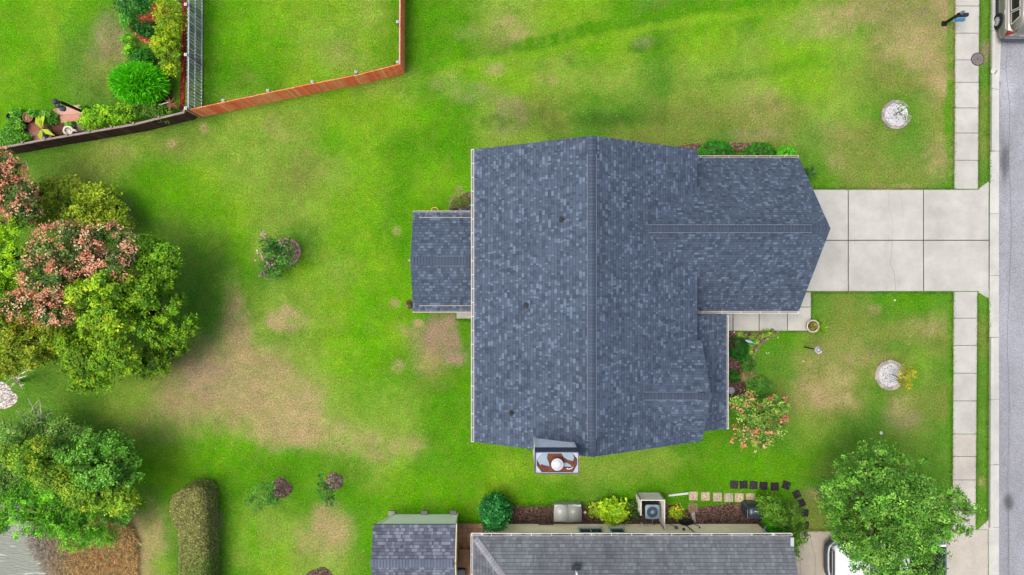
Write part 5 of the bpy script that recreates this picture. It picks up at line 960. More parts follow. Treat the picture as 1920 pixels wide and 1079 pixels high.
pp = [P(x, y, FH) for x, y in ((418, 191), (502, 172.5), (585, 156.5), (667, 138))]; posts(fe, [(q.x, q.y) for q in pp], FH - .03, (0, .07), C(205, 212, 222), C(190, 140, 110), capsz=.13)
pp = [P(748, y, FH) for y in (116.5, 41, -36, -112)]; posts(fe, [(q.x, q.y) for q in pp], FH - .03, (-.07, 0), C(215, 215, 222), C(190, 140, 110), capsz=.13)
fb = thing('fence', 'old dark brown board fence with a pale grey top rail at the far left', 'fence', (P(170, 250, 1.2).x, P(170, 250, 1.2).y, 0)); FH = 1.2
top = [(349, 209), (345, 213), (250, 236), (167, 250.5), (83, 264.5), (0, 280), (-90, 297), (-180, 313)]; W = [P(x, y, FH) for x, y in top[1:]]; DB = [C(80, 56, 52, 1.4), C(68, 49, 45, 1.4), C(88, 64, 58, 1.4), C(74, 53, 47, 1.4)]
for i in range(len(W) - 1):
    a = Vector((W[i].x, W[i].y, 0)); c = Vector((W[i + 1].x, W[i + 1].y, 0)); m = MB(); panel(m, a, c, FH, DB); m.build('panel', MT['wood'], fb); n = Vector(((c - a).y, -(c - a).x, 0)).normalized() * .07
    m = MB(); m.bar(a + n + Vector((0, 0, FH - .06)), c + n + Vector((0, 0, FH - .06)), .10, .05, C(158, 142, 136, 1.2)); m.build('rail', MT['wood'], fb); m = MB(); m.bar(a + n + Vector((0, 0, .6)), c + n + Vector((0, 0, .6)), .04, .09, C(110, 90, 80)); m.build('rail', MT['wood'], fb)
posts(fb, [(q.x, q.y) for q in W[:-1]] + [((W[i].x + W[i + 1].x) / 2, (W[i].y + W[i + 1].y) / 2) for i in range(5)], FH + .03, (0, .13), None, C(160, 148, 142))
m = MB(); a = Vector((W[0].x, W[0].y, 0)); c = P(349, 208.5, FH); c.z = 0; panel(m, c, a, FH, DB); m.build('panel', MT['wood'], fb)
fg = thing('fence', 'weathered grey picket fence with gaps, running up to the top edge', 'fence', (P(352, 100, 1.75).x, P(352, 100, 1.75).y, 0)); GH = 1.6
a = P(351, 205, GH); a.z = 0; c = P(353, -150, GH); c.z = 0; m = MB(); L = (c - a).length; n = int(L / .165); random.seed(9)
for i in range(n):
    s = a + (c - a) * ((i + .5) / n); f = random.uniform(.55, 1.25); col = C(178, 176, 180, 1.7); m.box((s.x + random.uniform(-.008, .008), s.y, GH / 2 + .02), (.02, random.uniform(.07, .10), GH), random.uniform(-.05, .05), tuple(q * f for q in col))
m.build('picket', MT['wood'], fg).__setitem__('kind', 'stuff') if False else m.build('panel', MT['wood'], fg)
for z, cl in ((1.54, C(186, 188, 200, 1.3)), (.84, C(175, 177, 187, 1.4)), (.10, C(175, 182, 180, 1.4))): m = MB(); m.bar(a + Vector((.035, 0, z)), c + Vector((.035, 0, z)), .05, .085, cl); m.build('rail', MT['wood'], fg)
m = MB(); m.bar(a + Vector((-.045, 0, 1.4)), c + Vector((-.045, 0, 1.4)), .04, .09, C(175, 175, 185)); m.build('rail', MT['wood'], fg)
posts(fg, [(P(352, y, GH).x, P(352, y, GH).y) for y in (204, 104, 10, -80)], GH + .08, (-.06, 0), C(232, 232, 234), C(120, 115, 115), .09, capsz=.14)
for y in (22, 128): q = P(379, y, 0); m = MB(); m.bar((q.x, q.y, .05), (q.x - .95, q.y + .12, 1.6), .05, .05, C(88, 84, 82)); m.build('brace', MT['wood'], fg)

# ------------------------------------------------------------------ stone rings, gravel, pavers
def ring(name, label, px, py, r, nst, gap=None, cols=None, wd=.17, seed=1, cat='garden bed', full=360, start=0, gravel=True, group=None, h=.10):
    random.seed(seed); g = np.random.default_rng(seed); c = P(px, py); root = thing(name, label, cat, c, group); rr = M(r)
    m0 = MB(); proto = None; k = 0
    for i in range(nst):
        a = R(start) + R(full) * (i + .5) / nst
        if gap and gap[0] < math.degrees(a) % 360 < gap[1]: continue
        x = c.x + math.cos(a) * (rr - wd / 2); y = c.y + math.sin(a) * (rr - wd / 2); L = R(full) / nst * rr * .93; m = MB(); cl = random.choice(cols)
        m.box((x + random.uniform(-.012, .012), y + random.uniform(-.012, .012), h / 2 - .02), (L, wd * random.uniform(.88, 1.05), h), a + PI / 2 + random.uniform(-.06, .06), cl, .93); m.build('edging_stone', MT['conc_rock'], root)
    if gravel:
        m = MB(); n = 24; m.prism([(c.x + (rr - wd) * math.cos(2 * PI * i / n), c.y + (rr - wd) * math.sin(2 * PI * i / n)) for i in range(n)], -.05, .02, C(165, 163, 166)); m.build('weed_barrier', MT['attr'], root)
        N = 2200; q = np.sqrt(g.random(N)) * (rr - wd * .85); t = g.random(N) * 2 * PI; X = c.x + q * np.cos(t); Y = c.y + q * np.sin(t); m = MB()
        for x, y in zip(X, Y):
            s = g.uniform(.014, .036); v = g.choice([250, 240, 225, 195, 140], p=[.3, .25, .2, .15, .1]); cl = C(v, v, v, 1.1); z = .03 + g.uniform(0, .03)
            a = g.uniform(0, PI); cs, sn = math.cos(a) * s, math.sin(a) * s
            m.mesh([(x + cs, y + sn, z), (x - sn, y + cs, z), (x - cs, y - sn, z), (x + sn, y - cs, z), (x, y, z + s * .7)], [(0, 1, 4), (1, 2, 4), (2, 3, 4), (3, 0, 4)], cl)
        o = m.build('gravel', MT['gravel'], root); o['kind'] = 'stuff'
    return root
b = NB('cast edging stone'); nn_ = b.noise(18, 5, .75); b.base(b.mix(1.0, b.attr(), b.ramp(nn_, (.3, .72), (.7, 1.2)), 'MULTIPLY'), .92, .1); b.bump(nn_, .012); MT['conc_rock'] = b.m
SC_ = [C(172, 164, 156), C(190, 180, 164), C(162, 156, 152), C(200, 190, 170)]
ring('tree_ring', 'ring of edging stones filled with white gravel in the upper front lawn', 1679.5, 216, 27.5, 19, (8, 42), SC_, seed=4, group='stone rings of white gravel')
ring('tree_ring', 'ring of rough edging stones filled with white gravel in the lower front lawn', 1668, 703.5, 28.5, 18, (320, 350), SC_, seed=8, group='stone rings of white gravel', wd=.19)
ring('stone_edging', 'half ring of pinkish edging stones beside the small purple crape myrtle', 539, 473, 26, 14, None, [C(205, 165, 145), C(188, 150, 132), C(215, 180, 160)], .12, 5, full=215, start=-95, gravel=False)
soil('bare_soil', blobpoly(543, 472, 20, 22, wob=.1), C(165, 140, 110), .02)
soil('bare_soil', blobpoly(1684, 217, 8, 7), C(120, 115, 90), .01)
random.seed(21); ce = thing('stone_edging', 'curved line of brown edging stones between the front bed and the lawn', 'edging', P(1420, 660)); cp = [(1459, 621), (1452, 627), (1440, 634), (1430, 641), (1421, 650), (1415, 660), (1411.5, 672), (1410.5, 686), (1411, 700), (1411.5, 714)]
for i in range(len(cp) - 1):
    for t in (0, .5):
        a = P(cp[i][0] * (1 - t) + cp[i + 1][0] * t, cp[i][1] * (1 - t) + cp[i + 1][1] * t); u = t + .46; c = P(cp[i][0] * (1 - u) + cp[i + 1][0] * u, cp[i][1] * (1 - u) + cp[i + 1][1] * u); m = MB(); m.bar(a + Vector((0, 0, .04)), c + Vector((0, 0, .04)), .12, .09, random.choice([C(150, 128, 108), C(135, 115, 98), C(165, 148, 125)])); m.build('edging_stone', MT['conc_rock'], ce)
def paver(px, py, s, rot, col, label, group, rim=None, w2=None, h=.045):
    root = thing('stepping_stone', label, 'stepping stone', P(px, py), group); q = P(px, py); m = MB(); S = M(s); S2 = M(w2 or s)
    m.box((q.x, q.y, h / 2 - .005), (S, S2, h), R(rot), rim or col, .97); m.build('slab', MT['conc_rock'], root)
    if rim:
        m = MB(); m.box((q.x, q.y, h + .001), (S * .84, S2 * .84, .006), R(rot), col); m.build('pebble_face', MT['pebble'], root)
    return root
TG = 'pebbled stepping stones between the two houses'; DGp = 'dark stepping stones curving round the bush'
nth = ['first', 'second', 'third', 'fourth', 'fifth', 'sixth']
for i, (x, y) in enumerate(((1299.7, 930), (1322.5, 930.6), (1345, 932), (1366, 933), (1385.7, 933), (1406.5, 933))): paver(x, y, 16.5, random.uniform(-2, 2), random.choice([C(180, 162, 138, 1.3), C(186, 166, 142, 1.3), C(168, 158, 142, 1.3)]), 'tan pebbled stepping stone, %s from the left in the straight row' % nth[i], TG, C(200, 192, 155))
paver(1299, 952.5, 16.5, 1, C(150, 125, 105), 'tan pebbled stepping stone set alone just below the row', TG, C(180, 165, 125))
DK = C(60, 54, 62)
for i, (x, y, r) in enumerate(((1376.4, 909, 1), (1394, 909, -2), (1412.8, 910, 2), (1431.5, 911.4, 1), (1452.5, 912.5, 0), (1474, 910, 20))): paver(x, y, 15, -r, random.choice([DK, C(66, 60, 68), C(56, 50, 58)]), 'dark stepping stone, %s from the left of the straight dark row' % nth[i], DGp)
paver(1493.6, 926.8, 14, 25, DK, 'dark stepping stone turned diagonally, first below the bend of the path', DGp); paver(1502.5, 943.6, 14, 25, DK, 'dark stepping stone turned diagonally, second below the bend of the path', DGp); paver(1508.8, 961.6, 14, -6, DK, 'dark stepping stone partly under the bush, above the last one', DGp); paver(1513, 985, 6, -4, DK, 'narrow dark stepping stone at the neighbour driveway edge, mostly under the bush', DGp, w2=14)

# ------------------------------------------------------------------ small things beside the neighbouring house
t = thing('storage_box', 'pale grey plastic storage box with a two part domed lid in the side bed', 'storage box', P(1064, 962)); a = P(1038.5, 980, .6); c = P(1091, 947, .6); xm = P(1065, 960, .62).x
y0, y1 = a.y, c.y; m = MB(); m.prism([(a.x + .03, y0 + .02), (c.x - .03, y0 + .02), (c.x - .03, y1 - .02), (a.x + .03, y1 - .02)], -.02, .52, C(180, 185, 176, 1.3)); m.build('body', MT['attr_gloss'], t)
for (u0, u1, cl, nm) in ((a.x, xm - .006, C(196, 200, 194), 'pale grey left half of the lid'), (xm + .006, c.x, C(160, 165, 155), 'darker grey right half of the lid')):
    m = MB(); N = 8; vs = []; hi = .12
    for i in range(N + 1):
        f = i / N; yy = y0 + (y1 - y0) * f; z = .56 + (hi * math.sin(PI * min(f * 1.0, 1)) if f > .0 else 0) * .8; drop = .0 if f < .75 else (f - .75) * .9
        xe = .10 * max(0, f - .75) * 4
        if u0 == a.x: vs += [(u0 + xe, yy, z - drop * .4 - .04), (u1, yy, z + .04 - drop * .2)]
        else: vs += [(u0, yy, z + .04 - drop * .2), (u1 - xe, yy, z - drop * .4 - .04)]
    fs = [(2 * i, 2 * i + 1, 2 * i + 3, 2 * i + 2) for i in range(N)]; k = len(vs); vs += [(v[0], v[1], .5) for v in vs]
    fs += [(2 * i, 2 * i + 2, k + 2 * i + 2, k + 2 * i) for i in range(N)] + [(2 * i + 1, k + 2 * i + 1, k + 2 * i + 3, 2 * i + 3) for i in range(N)] + [(0, k, k + 1, 1), (2 * N, 2 * N + 1, k + 2 * N + 1, k + 2 * N)]
    m.mesh(vs, fs, cl); o = m.build('lid', MT['attr_gloss'], t, True); o['label'] = nm
t = thing('mesh_cover', 'brown wire mesh frame lying over the mulch left of the grey storage box', 'frame', P(1024, 968)); m = MB(); q0 = P(1010, 984, .3); q1 = P(1037.5, 956, .3)
for p0, p1 in (((q0.x, q0.y), (q1.x, q0.y)), ((q1.x, q0.y), (q1.x, q1.y)), ((q1.x, q1.y), (q0.x, q1.y)), ((q0.x, q1.y), (q0.x, q0.y))): m.bar((*p0, .3), (*p1, .3), .03, .03, C(110, 92, 80))
for k in range(1, 12): f = k / 12; m.bar((q0.x + (q1.x - q0.x) * f, q0.y, .3), (q0.x + (q1.x - q0.x) * f, q1.y, .3), .006, .006, C(110, 95, 82)); m.bar((q0.x, q0.y + (q1.y - q0.y) * f, .3), (q1.x, q0.y + (q1.y - q0.y) * f, .3), .006, .006, C(110, 95, 82))
m.build('mesh', MT['attr'], t)
for x, y in ((q0.x, q0.y), (q1.x, q0.y), (q1.x, q1.y), (q0.x, q1.y)): m = MB(); m.box((x, y, .14), (.03, .03, .3), col=C(105, 90, 78)); m.build('leg', MT['attr'], t)
def ball(name, label, cat, px, py, r, z, col, group=None, stem=False):
    t = thing(name, label, cat, P(px, py), group); q = P(px, py, z); m = MB(); m.lathe(q, [(0, -r), (r * .7, -r * .7), (r, 0), (r * .7, r * .7), (0, r)], 14, col); m.build('globe', MT['attr_gloss'], t, True)
    m = MB(); m.tube([(q.x, q.y, -.03), (q.x, q.y, z)], .012 if not stem else .02, 6, C(60, 60, 60)); m.build('stake', MT['attr'], t); return t
ball('garden_light', 'pale globe garden light beside the grey storage box', 'garden light', 1097, 961, .09, .35, C(215, 200, 180))
# air conditioner
AC = P(1223, 960, .75); t = thing('air_conditioner', 'square grey blue air conditioning unit with a round fan grille', 'air conditioner', (AC.x, AC.y, 0)); s = M(27, .75)
m = MB(); m.box((AC.x, AC.y, .38), (s * .97, s * .97, .74), R(-2), C(70, 85, 96)); m.build('casing', MT['attr'], t)
m = MB(); n = 32; sq = [];
for i in range(n):
    a = 2 * PI * i / n; k = 1 / max(abs(math.cos(a)), abs(math.sin(a))); k = min(k, 1.28); sq.append((math.cos(a) * k * s / 2, math.sin(a) * k * s / 2))
inn = [(math.cos(2 * PI * i / n) * s * .385, math.sin(2 * PI * i / n) * s * .385) for i in range(n)]; vs = [(AC.x + x, AC.y + y, .77) for x, y in sq] + [(AC.x + x, AC.y + y, .79) for x, y in inn] + [(AC.x + x, AC.y + y, .62) for x, y in inn]
m.mesh(vs, [(i, (i + 1) % n, n + (i + 1) % n, n + i) for i in range(n)] + [(n + i, n + (i + 1) % n, 2 * n + (i + 1) % n, 2 * n + i) for i in range(n)], C(128, 152, 172)); m.build('top_cover', MT['attr_gloss'], t)
m = MB(); m.lathe((AC.x, AC.y, .60), [(s * .38, 0), (.10, .02), (.10, .10), (0, .11)], 28, C(95, 110, 128)); m.build('fan', MT['attr_gloss'], t, True)
m = MB()
for i in range(28): a = 2 * PI * i / 28; m.tube([(AC.x + .09 * math.cos(a), AC.y + .09 * math.sin(a), .80), (AC.x + s * .2 * math.cos(a + .1), AC.y + s * .2 * math.sin(a + .1), .81), (AC.x + s * .39 * math.cos(a + .2), AC.y + s * .39 * math.sin(a + .2), .795)], .004, 4, C(110, 125, 145))
m.lathe((AC.x, AC.y, .795), [(.10, 0), (.10, .02), (0, .025)], 20, C(120, 145, 175)); m.build('fan_grille', MT['attr_gloss'], t)
m = MB(); q = P(1232, 986, .1); m.tube([(AC.x + .1, AC.y - s / 2, .25), (AC.x + .12, NW + .2, .2), (AC.x + .12, NW + .03, .3)], .03, 6, C(170, 165, 160)); m.tube([(AC.x + .2, AC.y - s / 2, .2), (AC.x + .24, NW + .2, .15), (AC.x + .22, NW + .03, .25)], .02, 6, C(120, 110, 105)); m.build('coolant_pipe', MT['attr'], t, True)
# lattice screen around it
t = thing('lattice_screen', 'weathered white lattice screen standing on three sides of the air conditioner', 'screen', P(1223, 945)); LH = 1.22
A0 = P(1199, 938, LH); A1 = P(1246, 939, LH); yN = A0.y; xL, xR = P(1201, 940, LH).x + .02, P(1246, 940, LH).x; yS = P(1246, 977, 0).y
gt = P(1195, 924, 0)
def lattice(name, a, b, h, z0=.04):
    a = Vector(a); b = Vector(b); d = (b - a); L = d.length; d.normalize(); m = MB(); stp = .075; nrm = Vector((-d.y, d.x, 0)) * .006
    k = -h
    while k < L:
        for sg in (1, -1):
            u0, z_0, u1, z_1 = (k, 0, k + h, h) if sg > 0 else (k + h, 0, k, h)
            def clip(u0, z0_, u1, z1_):
                if u0 > u1: u0, z0_, u1, z1_ = u1, z1_, u0, z0_
                if u1 <= 0 or u0 >= L: return None
                if u0 < 0: z0_ += (z1_ - z0_) * (-u0) / (u1 - u0); u0 = 0
                if u1 > L: z1_ = z0_ + (z1_ - z0_) * (L - u0) / (u1 - u0); u1 = L
                return u0, z0_, u1, z1_
            r = clip(u0, z_0, u1, z_1)
            if r and abs(r[2] - r[0]) > .02: m.bar(a + d * r[0] + nrm * sg + Vector((0, 0, z0 + r[1])), a + d * r[2] + nrm * sg + Vector((0, 0, z0 + r[3])), .006, .030, C(222, 222, 214, 1.6))
        k += stp
    for z in (z0, z0 + h): m.bar(a + Vector((0, 0, z)), b + Vector((0, 0, z)), .05, .05, C(205, 200, 190, 1.4))
    m.build(name, MT['attr'], t)
lattice('panel', (xL, yN, 0), (xR, yN, 0), LH - .04); lattice('panel', (xR, yN - .03, 0), (xR, yS, 0), LH - .04); lattice('panel', (xL, yN - .03, 0), (xL, yN - .75, 0), LH - .04)
for x, y in ((xL, yN), (xR, yN), (xR, yS), (xL, yN - .75)): m = MB(); m.box((x, y, LH / 2), (.07, .07, LH + .02), col=C(190, 182, 170)); m.build('post', MT['wood'], t)
t = thing('drain_pipe', 'white gutter drain extension lying on the grass left of the stepping stones', 'pipe', P(1272, 927)); m = MB(); m.bar(P(1253, 929.5, .05), P(1290.5, 925, .05), .10, .07, C(228, 228, 224)); m.build('pipe', MT['attr_gloss'], t)
t = thing('splash_block', 'narrow pale concrete splash strip below the single pebbled stepping stone', 'splash block', P(1300, 970)); m = MB(); m.bar(P(1299, 961, .04), P(1301.5, 980, .04), .18, .07, C(195, 192, 180)); m.build('block', MT['conc_rock'], t)
t = thing('hose', 'coil of black garden hose heaped against the neighbouring wall', 'hose', P(1288, 979)); m = MB(); q = P(1287, 979, .1); pts = []
for i in range(120): a = i * .42; r = .20 + .07 * math.sin(i * .9); pts.append((q.x + (r + .12) * math.cos(a), q.y + .02 + r * .55 * math.sin(a), .06 + i * .0022))
m.tube(pts, .018, 6); pts = [pts[-1], (q.x + .45, q.y - .1, .3), (q.x + .52, NW + .08, .5), (q.x + .50, NW + .07, .75)]; m.tube(pts, .016, 6); m.build('coil', MT['black'], t, True); m = MB(); m.lathe((q.x + .50, NW + .08, .78), [(0, -.05), (.04, -.02), (.04, .03), (0, .05)], 10, C(120, 95, 80)); m.build('tap', MT['attr'], t)
# covered barbecue
t = thing('barbecue', 'barbecue under a dark cover with a small white printed badge', 'barbecue', P(1417, 967)); q = P(1418, 962, 1.0); m = MB(); X, Y = q.x, q.y; w2, d2 = .40, .33
secs = [(0.0, .46, .36, 0), (.35, .45, .35, 0), (.8, .44, .34, 0), (.98, .40, .29, 0), (1.08, .33, .20, .02)]
vs = []
for z, a, c, dy in secs:
    for k in range(20):
        th = 2 * PI * k / 20; cx_ = abs(math.cos(th)) ** .45 * (1 if math.cos(th) > 0 else -1); sy_ = abs(math.sin(th)) ** .45 * (1 if math.sin(th) > 0 else -1); wob = 1 + .025 * math.sin(k * 2.7 + z * 5); vs.append((X + a * cx_ * wob, Y + dy + c * sy_ * wob, z))
n = 20; fs = [(i * n + k, i * n + (k + 1) % n, (i + 1) * n + (k + 1) % n, (i + 1) * n + k) for i in range(4) for k in range(n)] + [list(range(4 * n, 5 * n))]; m.mesh(vs, fs, C(52, 66, 78)); m.build('cover', MT['attr_gloss'], t, True)
m = MB(); m.box((X - .01, Y + .10, 1.095), (.24, .09, .012), col=C(70, 82, 92))
for k in range(5): m.box((X - .10 + .045 * k, Y + .10, 1.105), (.028, .055, .006), col=C(215, 218, 220))
m.build('badge', MT['attr'], t)
for sx in (-1, 1): m = MB(); m.bar((X + sx * .28, Y + .24, 1.0), (X + sx * .18, Y + .05, 1.10), .02, .02, C(110, 125, 135)); m.build('strap', MT['attr'], t)
m = MB(); m.bar((X - .43, Y - .28, .97), (X - .43, Y + .15, .97), .03, .03, C(130, 140, 150)); m.bar((X - .38, Y - .34, .75), (X + .38, Y - .34, .75), .04, .08, C(92, 102, 130)); m.build('handle', MT['attr_gloss'], t)
t = thing('drain_pipe', 'white drain extension lying between the covered barbecue and the bush', 'pipe', P(1430, 950)); m = MB(); m.bar(P(1422, 944, .08), P(1441, 955, .12), .10, .08, C(215, 218, 220)); m.build('pipe', MT['attr_gloss'], t)

# ------------------------------------------------------------------ rear of the main house
t = thing('hose_reel', 'bright yellow ring of hose beside the rear porch', 'hose', P(815, 393)); m = MB(); q = P(815, 395, .3); pts = [(q.x + .18 * math.cos(a * PI / 12), q.y + .16 * math.sin(a * PI / 12), .32) for a in range(25)]; m.tube(pts, .022, 8, C(235, 215, 40)); m.tube([(x, y, .27) for x, y, z in pts], .022, 8, C(220, 200, 40)); m.build('coil', MT['attr_gloss'], t, True); m = MB(); m.tube([(q.x, q.y, 0), (q.x, q.y, .3)], .09, 12, C(120, 125, 118)); m.build('stand', MT['attr'], t)
t = thing('tarpaulin', 'crumpled dark grey tarpaulin against the north side of the rear porch', 'tarpaulin', P(862, 395)); m = MB(); N = 12; vs = []
for j in range(5):
    for i in range(N): a = P(843 + 41 * i / (N - 1), 391 + 3.5 * j); vs.append((a.x, a.y, .08 + .12 * random.random() * (1 if 0 < i < N - 1 else 0) + .05 * math.sin(i)))
m.mesh(vs, [(j * N + i, (j + 1) * N + i, (j + 1) * N + i + 1, j * N + i + 1) for j in range(4) for i in range(N - 1)], C(66, 72, 88)); m.build('sheet', MT['attr_gloss'], t)
for i, (x, y, c_) in enumerate(((881.5, 385, C(60, 180, 165)), (881, 394, C(50, 120, 130)))): ball('garden_ornament', ('turquoise' if i == 0 else 'dark teal') + ' round ornament on the soil by the rear wall', 'ornament', x, y, .07, .15, c_)
soil('bare_soil', rough_line([(850, 372), (870, 362), (884, 360), (884, 388), (850, 390)], 6, 2), C(118, 110, 76), .015)
shrub('low_weeds', 'low reddish weeds on the bare soil beside the rear wall', 'weeds', 866, 379, 17, 9, .25, 900, .06, [(88, 125, 42), (110, 105, 62), (78, 110, 40)])
def capdot(px, py, r, label, col=C(230, 230, 225)):
    t = thing('ground_cap', label, 'pipe cap', P(px, py)); q = P(px, py); m = MB(); m.lathe(q, [(r, -.03), (r, .03), (r * .8, .05), (0, .055)], 14, col); m.build('cap', MT['attr_gloss'], t, True)
capdot(1652, 812, .085, 'round white pipe cap in the lawn above the large shade tree'); capdot(1677.5, 563.5, .055, 'small white cap in the grass just below the driveway', C(235, 225, 200)); capdot(768, 489, .05, 'small white cap at the west end of the rear porch'); capdot(1437.5, 662.5, .03, 'left of two tiny white sprinkler caps by the curved edging'); capdot(1441.5, 662, .03, 'right of two tiny white sprinkler caps by the curved edging'); capdot(1506, 677.5, .045, 'tiny white sprinkler cap below the garden lamp', C(235, 225, 200)); capdot(1458.5, 633, .03, 'tiny white cap in the grass right of the end of the curved edging'); capdot(682, 1033, .03, 'tiny white speck of a cap in the lawn left of the shed'); capdot(1431, 638, .04, 'pale round knob among the edging of the front bed'); capdot(1376.5, 623.5, .04, 'pale round knob in the mulch by the front walk')
for (x, y, lab) in ((768, 572, 'dark clump of dead stems at the lower left corner of the rear porch'),): shrub('dead_plant', lab, 'plant', x, y, 6, 6, .3, 200, .1, [(110, 80, 60), (90, 65, 50)])

# ------------------------------------------------------------------ front lawn furniture
t = thing('garden_lamp', 'thin dark lamp post with a pale pointed head leaning outward in the front lawn', 'lamp', P(1508, 651)); b0 = P(1508, 651); tp = P(1533, 656, 1.55); b0.z = 0
m = MB(); m.tube([b0 - Vector((0, 0, .05)), (b0.x + .03, b0.y, .7), (tp.x - .12, tp.y + .02, 1.42)], .03, 8, C(52, 56, 62)); m.build('post', MT['attr'], t, True)
m = MB(); m.lathe(tp, [(.10, -.10), (.17, .0), (.18, .04), (.12, .10), (.05, .15), (0, .16)], 6, C(190, 185, 200)); hd = m.build('lamp_head', MT['attr_gloss'], t); m = MB(); m.lathe(tp + Vector((0, 0, .105)), [(.115, .0), (.10, .015), (0, .02)], 6, C(92, 86, 120)); m.build('solar_panel', MT['attr_gloss'], hd); m = MB(); m.box(tp + Vector((.10, -.13, -.02)), (.22, .12, .02), R(25), C(228, 215, 215)); m.build('reflector', MT['attr_gloss'], hd)
t = thing('garden_ornament', 'pale blue fish shaped ornament in the front mulch bed', 'ornament', P(1404, 640)); a = P(1397, 638, .45); c = P(1415, 644, .40); d = (c - a); m = MB(); vs = []; n = 10
for i in range(9):
    f = i / 8; r = .085 * math.sin(PI * min(1, f * 1.15)) ** .8 if f < .87 else .05 * (f - .8) * 4; ctr = a + d * f
    for k in range(n): th = 2 * PI * k / n; s = Vector((-d.y, d.x, 0)).normalized(); vs.append(ctr + s * r * math.cos(th) + Vector((0, 0, r * .6 * math.sin(th))))
m.mesh(vs, [(i * n + k, i * n + (k + 1) % n, (i + 1) * n + (k + 1) % n, (i + 1) * n + k) for i in range(8) for k in range(n)], C(160, 200, 210)); m.build('body', MT['attr_gloss'], t, True); m = MB(); m.tube([((a.x + c.x) / 2, (a.y + c.y) / 2, -.03), ((a.x + c.x) / 2, (a.y + c.y) / 2, .4)], .012, 6, C(90, 90, 90)); m.build('stake', MT['attr'], t)
t = thing('rock', 'pale rock in the mulch left of the front garden ornament', 'rock', P(1384, 636)); m = MB(); q = P(1384, 637); m.lathe(q, [(.16, -.02), (.17, .05), (.12, .12), (0, .14)], 9, C(185, 172, 160)); m.build('stone', MT['conc_rock'], t)
t = thing('rock', 'white rock against the porch wall above the red flowered crape myrtle', 'rock', P(1370, 731)); m = MB(); q = P(1370, 732); m.lathe(q, [(.2, -.02), (.2, .08), (.12, .18), (0, .2)], 8, C(215, 215, 218)); m.build('stone', MT['conc_rock'], t)
t = thing('plant_pot', 'round cream rimmed plant pot at the corner of the front walk', 'plant pot', P(1517, 612)); q = P(1517.5, 611, .0); m = MB(); m.lathe((q.x, q.y, 0), [(.20, 0), (.30, .40), (.33, .42), (.33, .47), (.28, .47), (.27, .40), (0, .39)], 28, C(222, 216, 200)); m.build('pot', MT['attr_gloss'], t, True)
m = MB(); m.lathe((q.x, q.y, .40), [(.268, 0), (0, .02)], 20, C(120, 100, 70)); m.build('potting_soil', MT['soil'], t)
spiky('potted_plant', 'spiky plant growing in the cream rimmed pot on the front walk', 'plant', 1518, 611, .45, .35, 40, [(170, 185, 40), (110, 150, 40), (150, 120, 60)], wd=.03, lean=1.1)
spiky('grass_clump', 'bright green arching grass clump right of the cream rimmed pot', 'plant', 1533, 613, .15, .62, 150, [(110, 170, 30), (140, 190, 40), (90, 150, 30), (170, 180, 70)], wd=.03, lean=1.2)
# mailbox
t = thing('mailbox', 'black mailbox on a post with a blue newspaper tube beside the pavement', 'mailbox', P(1769, 45.5)); b0 = P(1769, 45.5); fd = Vector((1, -.05, 0))
m = MB(); m.box((b0.x, b0.y, .7), (.11, .11, 1.45), col=C(40, 34, 32)); m.box((b0.x, b0.y, .06), (.22, .22, .16), col=C(36, 36, 38)); m.lathe((b0.x, b0.y, 1.43), [(.07, 0), (.09, .03), (.03, .08), (.07, .15), (0, .22)], 12, C(120, 125, 130)); m.build('post', MT['attr'], t)
m = MB(); m.bar((b0.x - .1, b0.y, 1.05), (b0.x + .42, b0.y, 1.05), .08, .08, C(45, 38, 36)); m.build('arm', MT['attr'], t)
m = MB(); n = 10; prof = [(-.09, 0), (.09, 0)] + [(.09 * math.cos(PI * k / n), .13 + .09 * math.sin(PI * k / n)) for k in range(n + 1)]; vs = [(b0.x + x, b0.y + u, 1.10 + z) for x in (-.05, .45) for u, z in prof]; k = len(prof)
m.mesh(vs, [(i, (i + 1) % k, k + (i + 1) % k, k + i) for i in range(k)] + [list(range(k - 1, -1, -1)), list(range(k, 2 * k))], C(38, 40, 44)); mbx = m.build('box', MT['attr_gloss'], t); m = MB(); m.box((b0.x + .2, b0.y + .105, 1.32), (.03, .02, .14), col=C(150, 155, 160)); m.build('flag', MT['attr'], mbx)
m = MB(); m.box((b0.x + .18, b0.y - .17, 1.02), (.48, .13, .15), col=C(52, 140, 190)); m.box((b0.x + .18, b0.y - .17, .93), (.50, .14, .03), col=C(150, 215, 235)); m.build('newspaper_tube', MT['attr_gloss'], t)
# manhole
t = thing('manhole_cover', 'round grey iron manhole cover between the pavement and the verge', 'manhole cover', P(1832, 112)); q = P(1832, 112); rr = M(12.3); m = MB(); m.lathe(q, [(rr, .0), (rr, .052), (rr * .9, .055), (rr * .88, .045), (0, .045)], 40, C(70, 64, 64)); m.build('frame', MT['attr'], t)
m = MB()
for j, r_ in enumerate((.22, .42, .62, .8)):
    n = 6 + 6 * j
    for i in range(n):
        a0 = 2 * PI * (i + .12) / n; a1 = 2 * PI * (i + .88) / n; r0 = rr * (r_ - .075); r1 = rr * (r_ + .065)
        m.prism([(q.x + r0 * math.cos(a0), q.y + r0 * math.sin(a0)), (q.x + r1 * math.cos(a0), q.y + r1 * math.sin(a0)), (q.x + r1 * math.cos(a1), q.y + r1 * math.sin(a1)), (q.x + r0 * math.cos(a1), q.y + r0 * math.sin(a1))], .044, .058, C(158, 148, 148))
m.build('cover', MT['attr'], t)
t = thing('kerb_chip', 'broken white chunk of concrete lying on the cracked kerb', 'rubble', P(1860, 135)); m = MB(); m.lathe(P(1861, 135, .14), [(.10, 0), (.12, .04), (0, .06)], 7, C(225, 222, 210)); m.build('chunk', MT['conc_rock'], t)

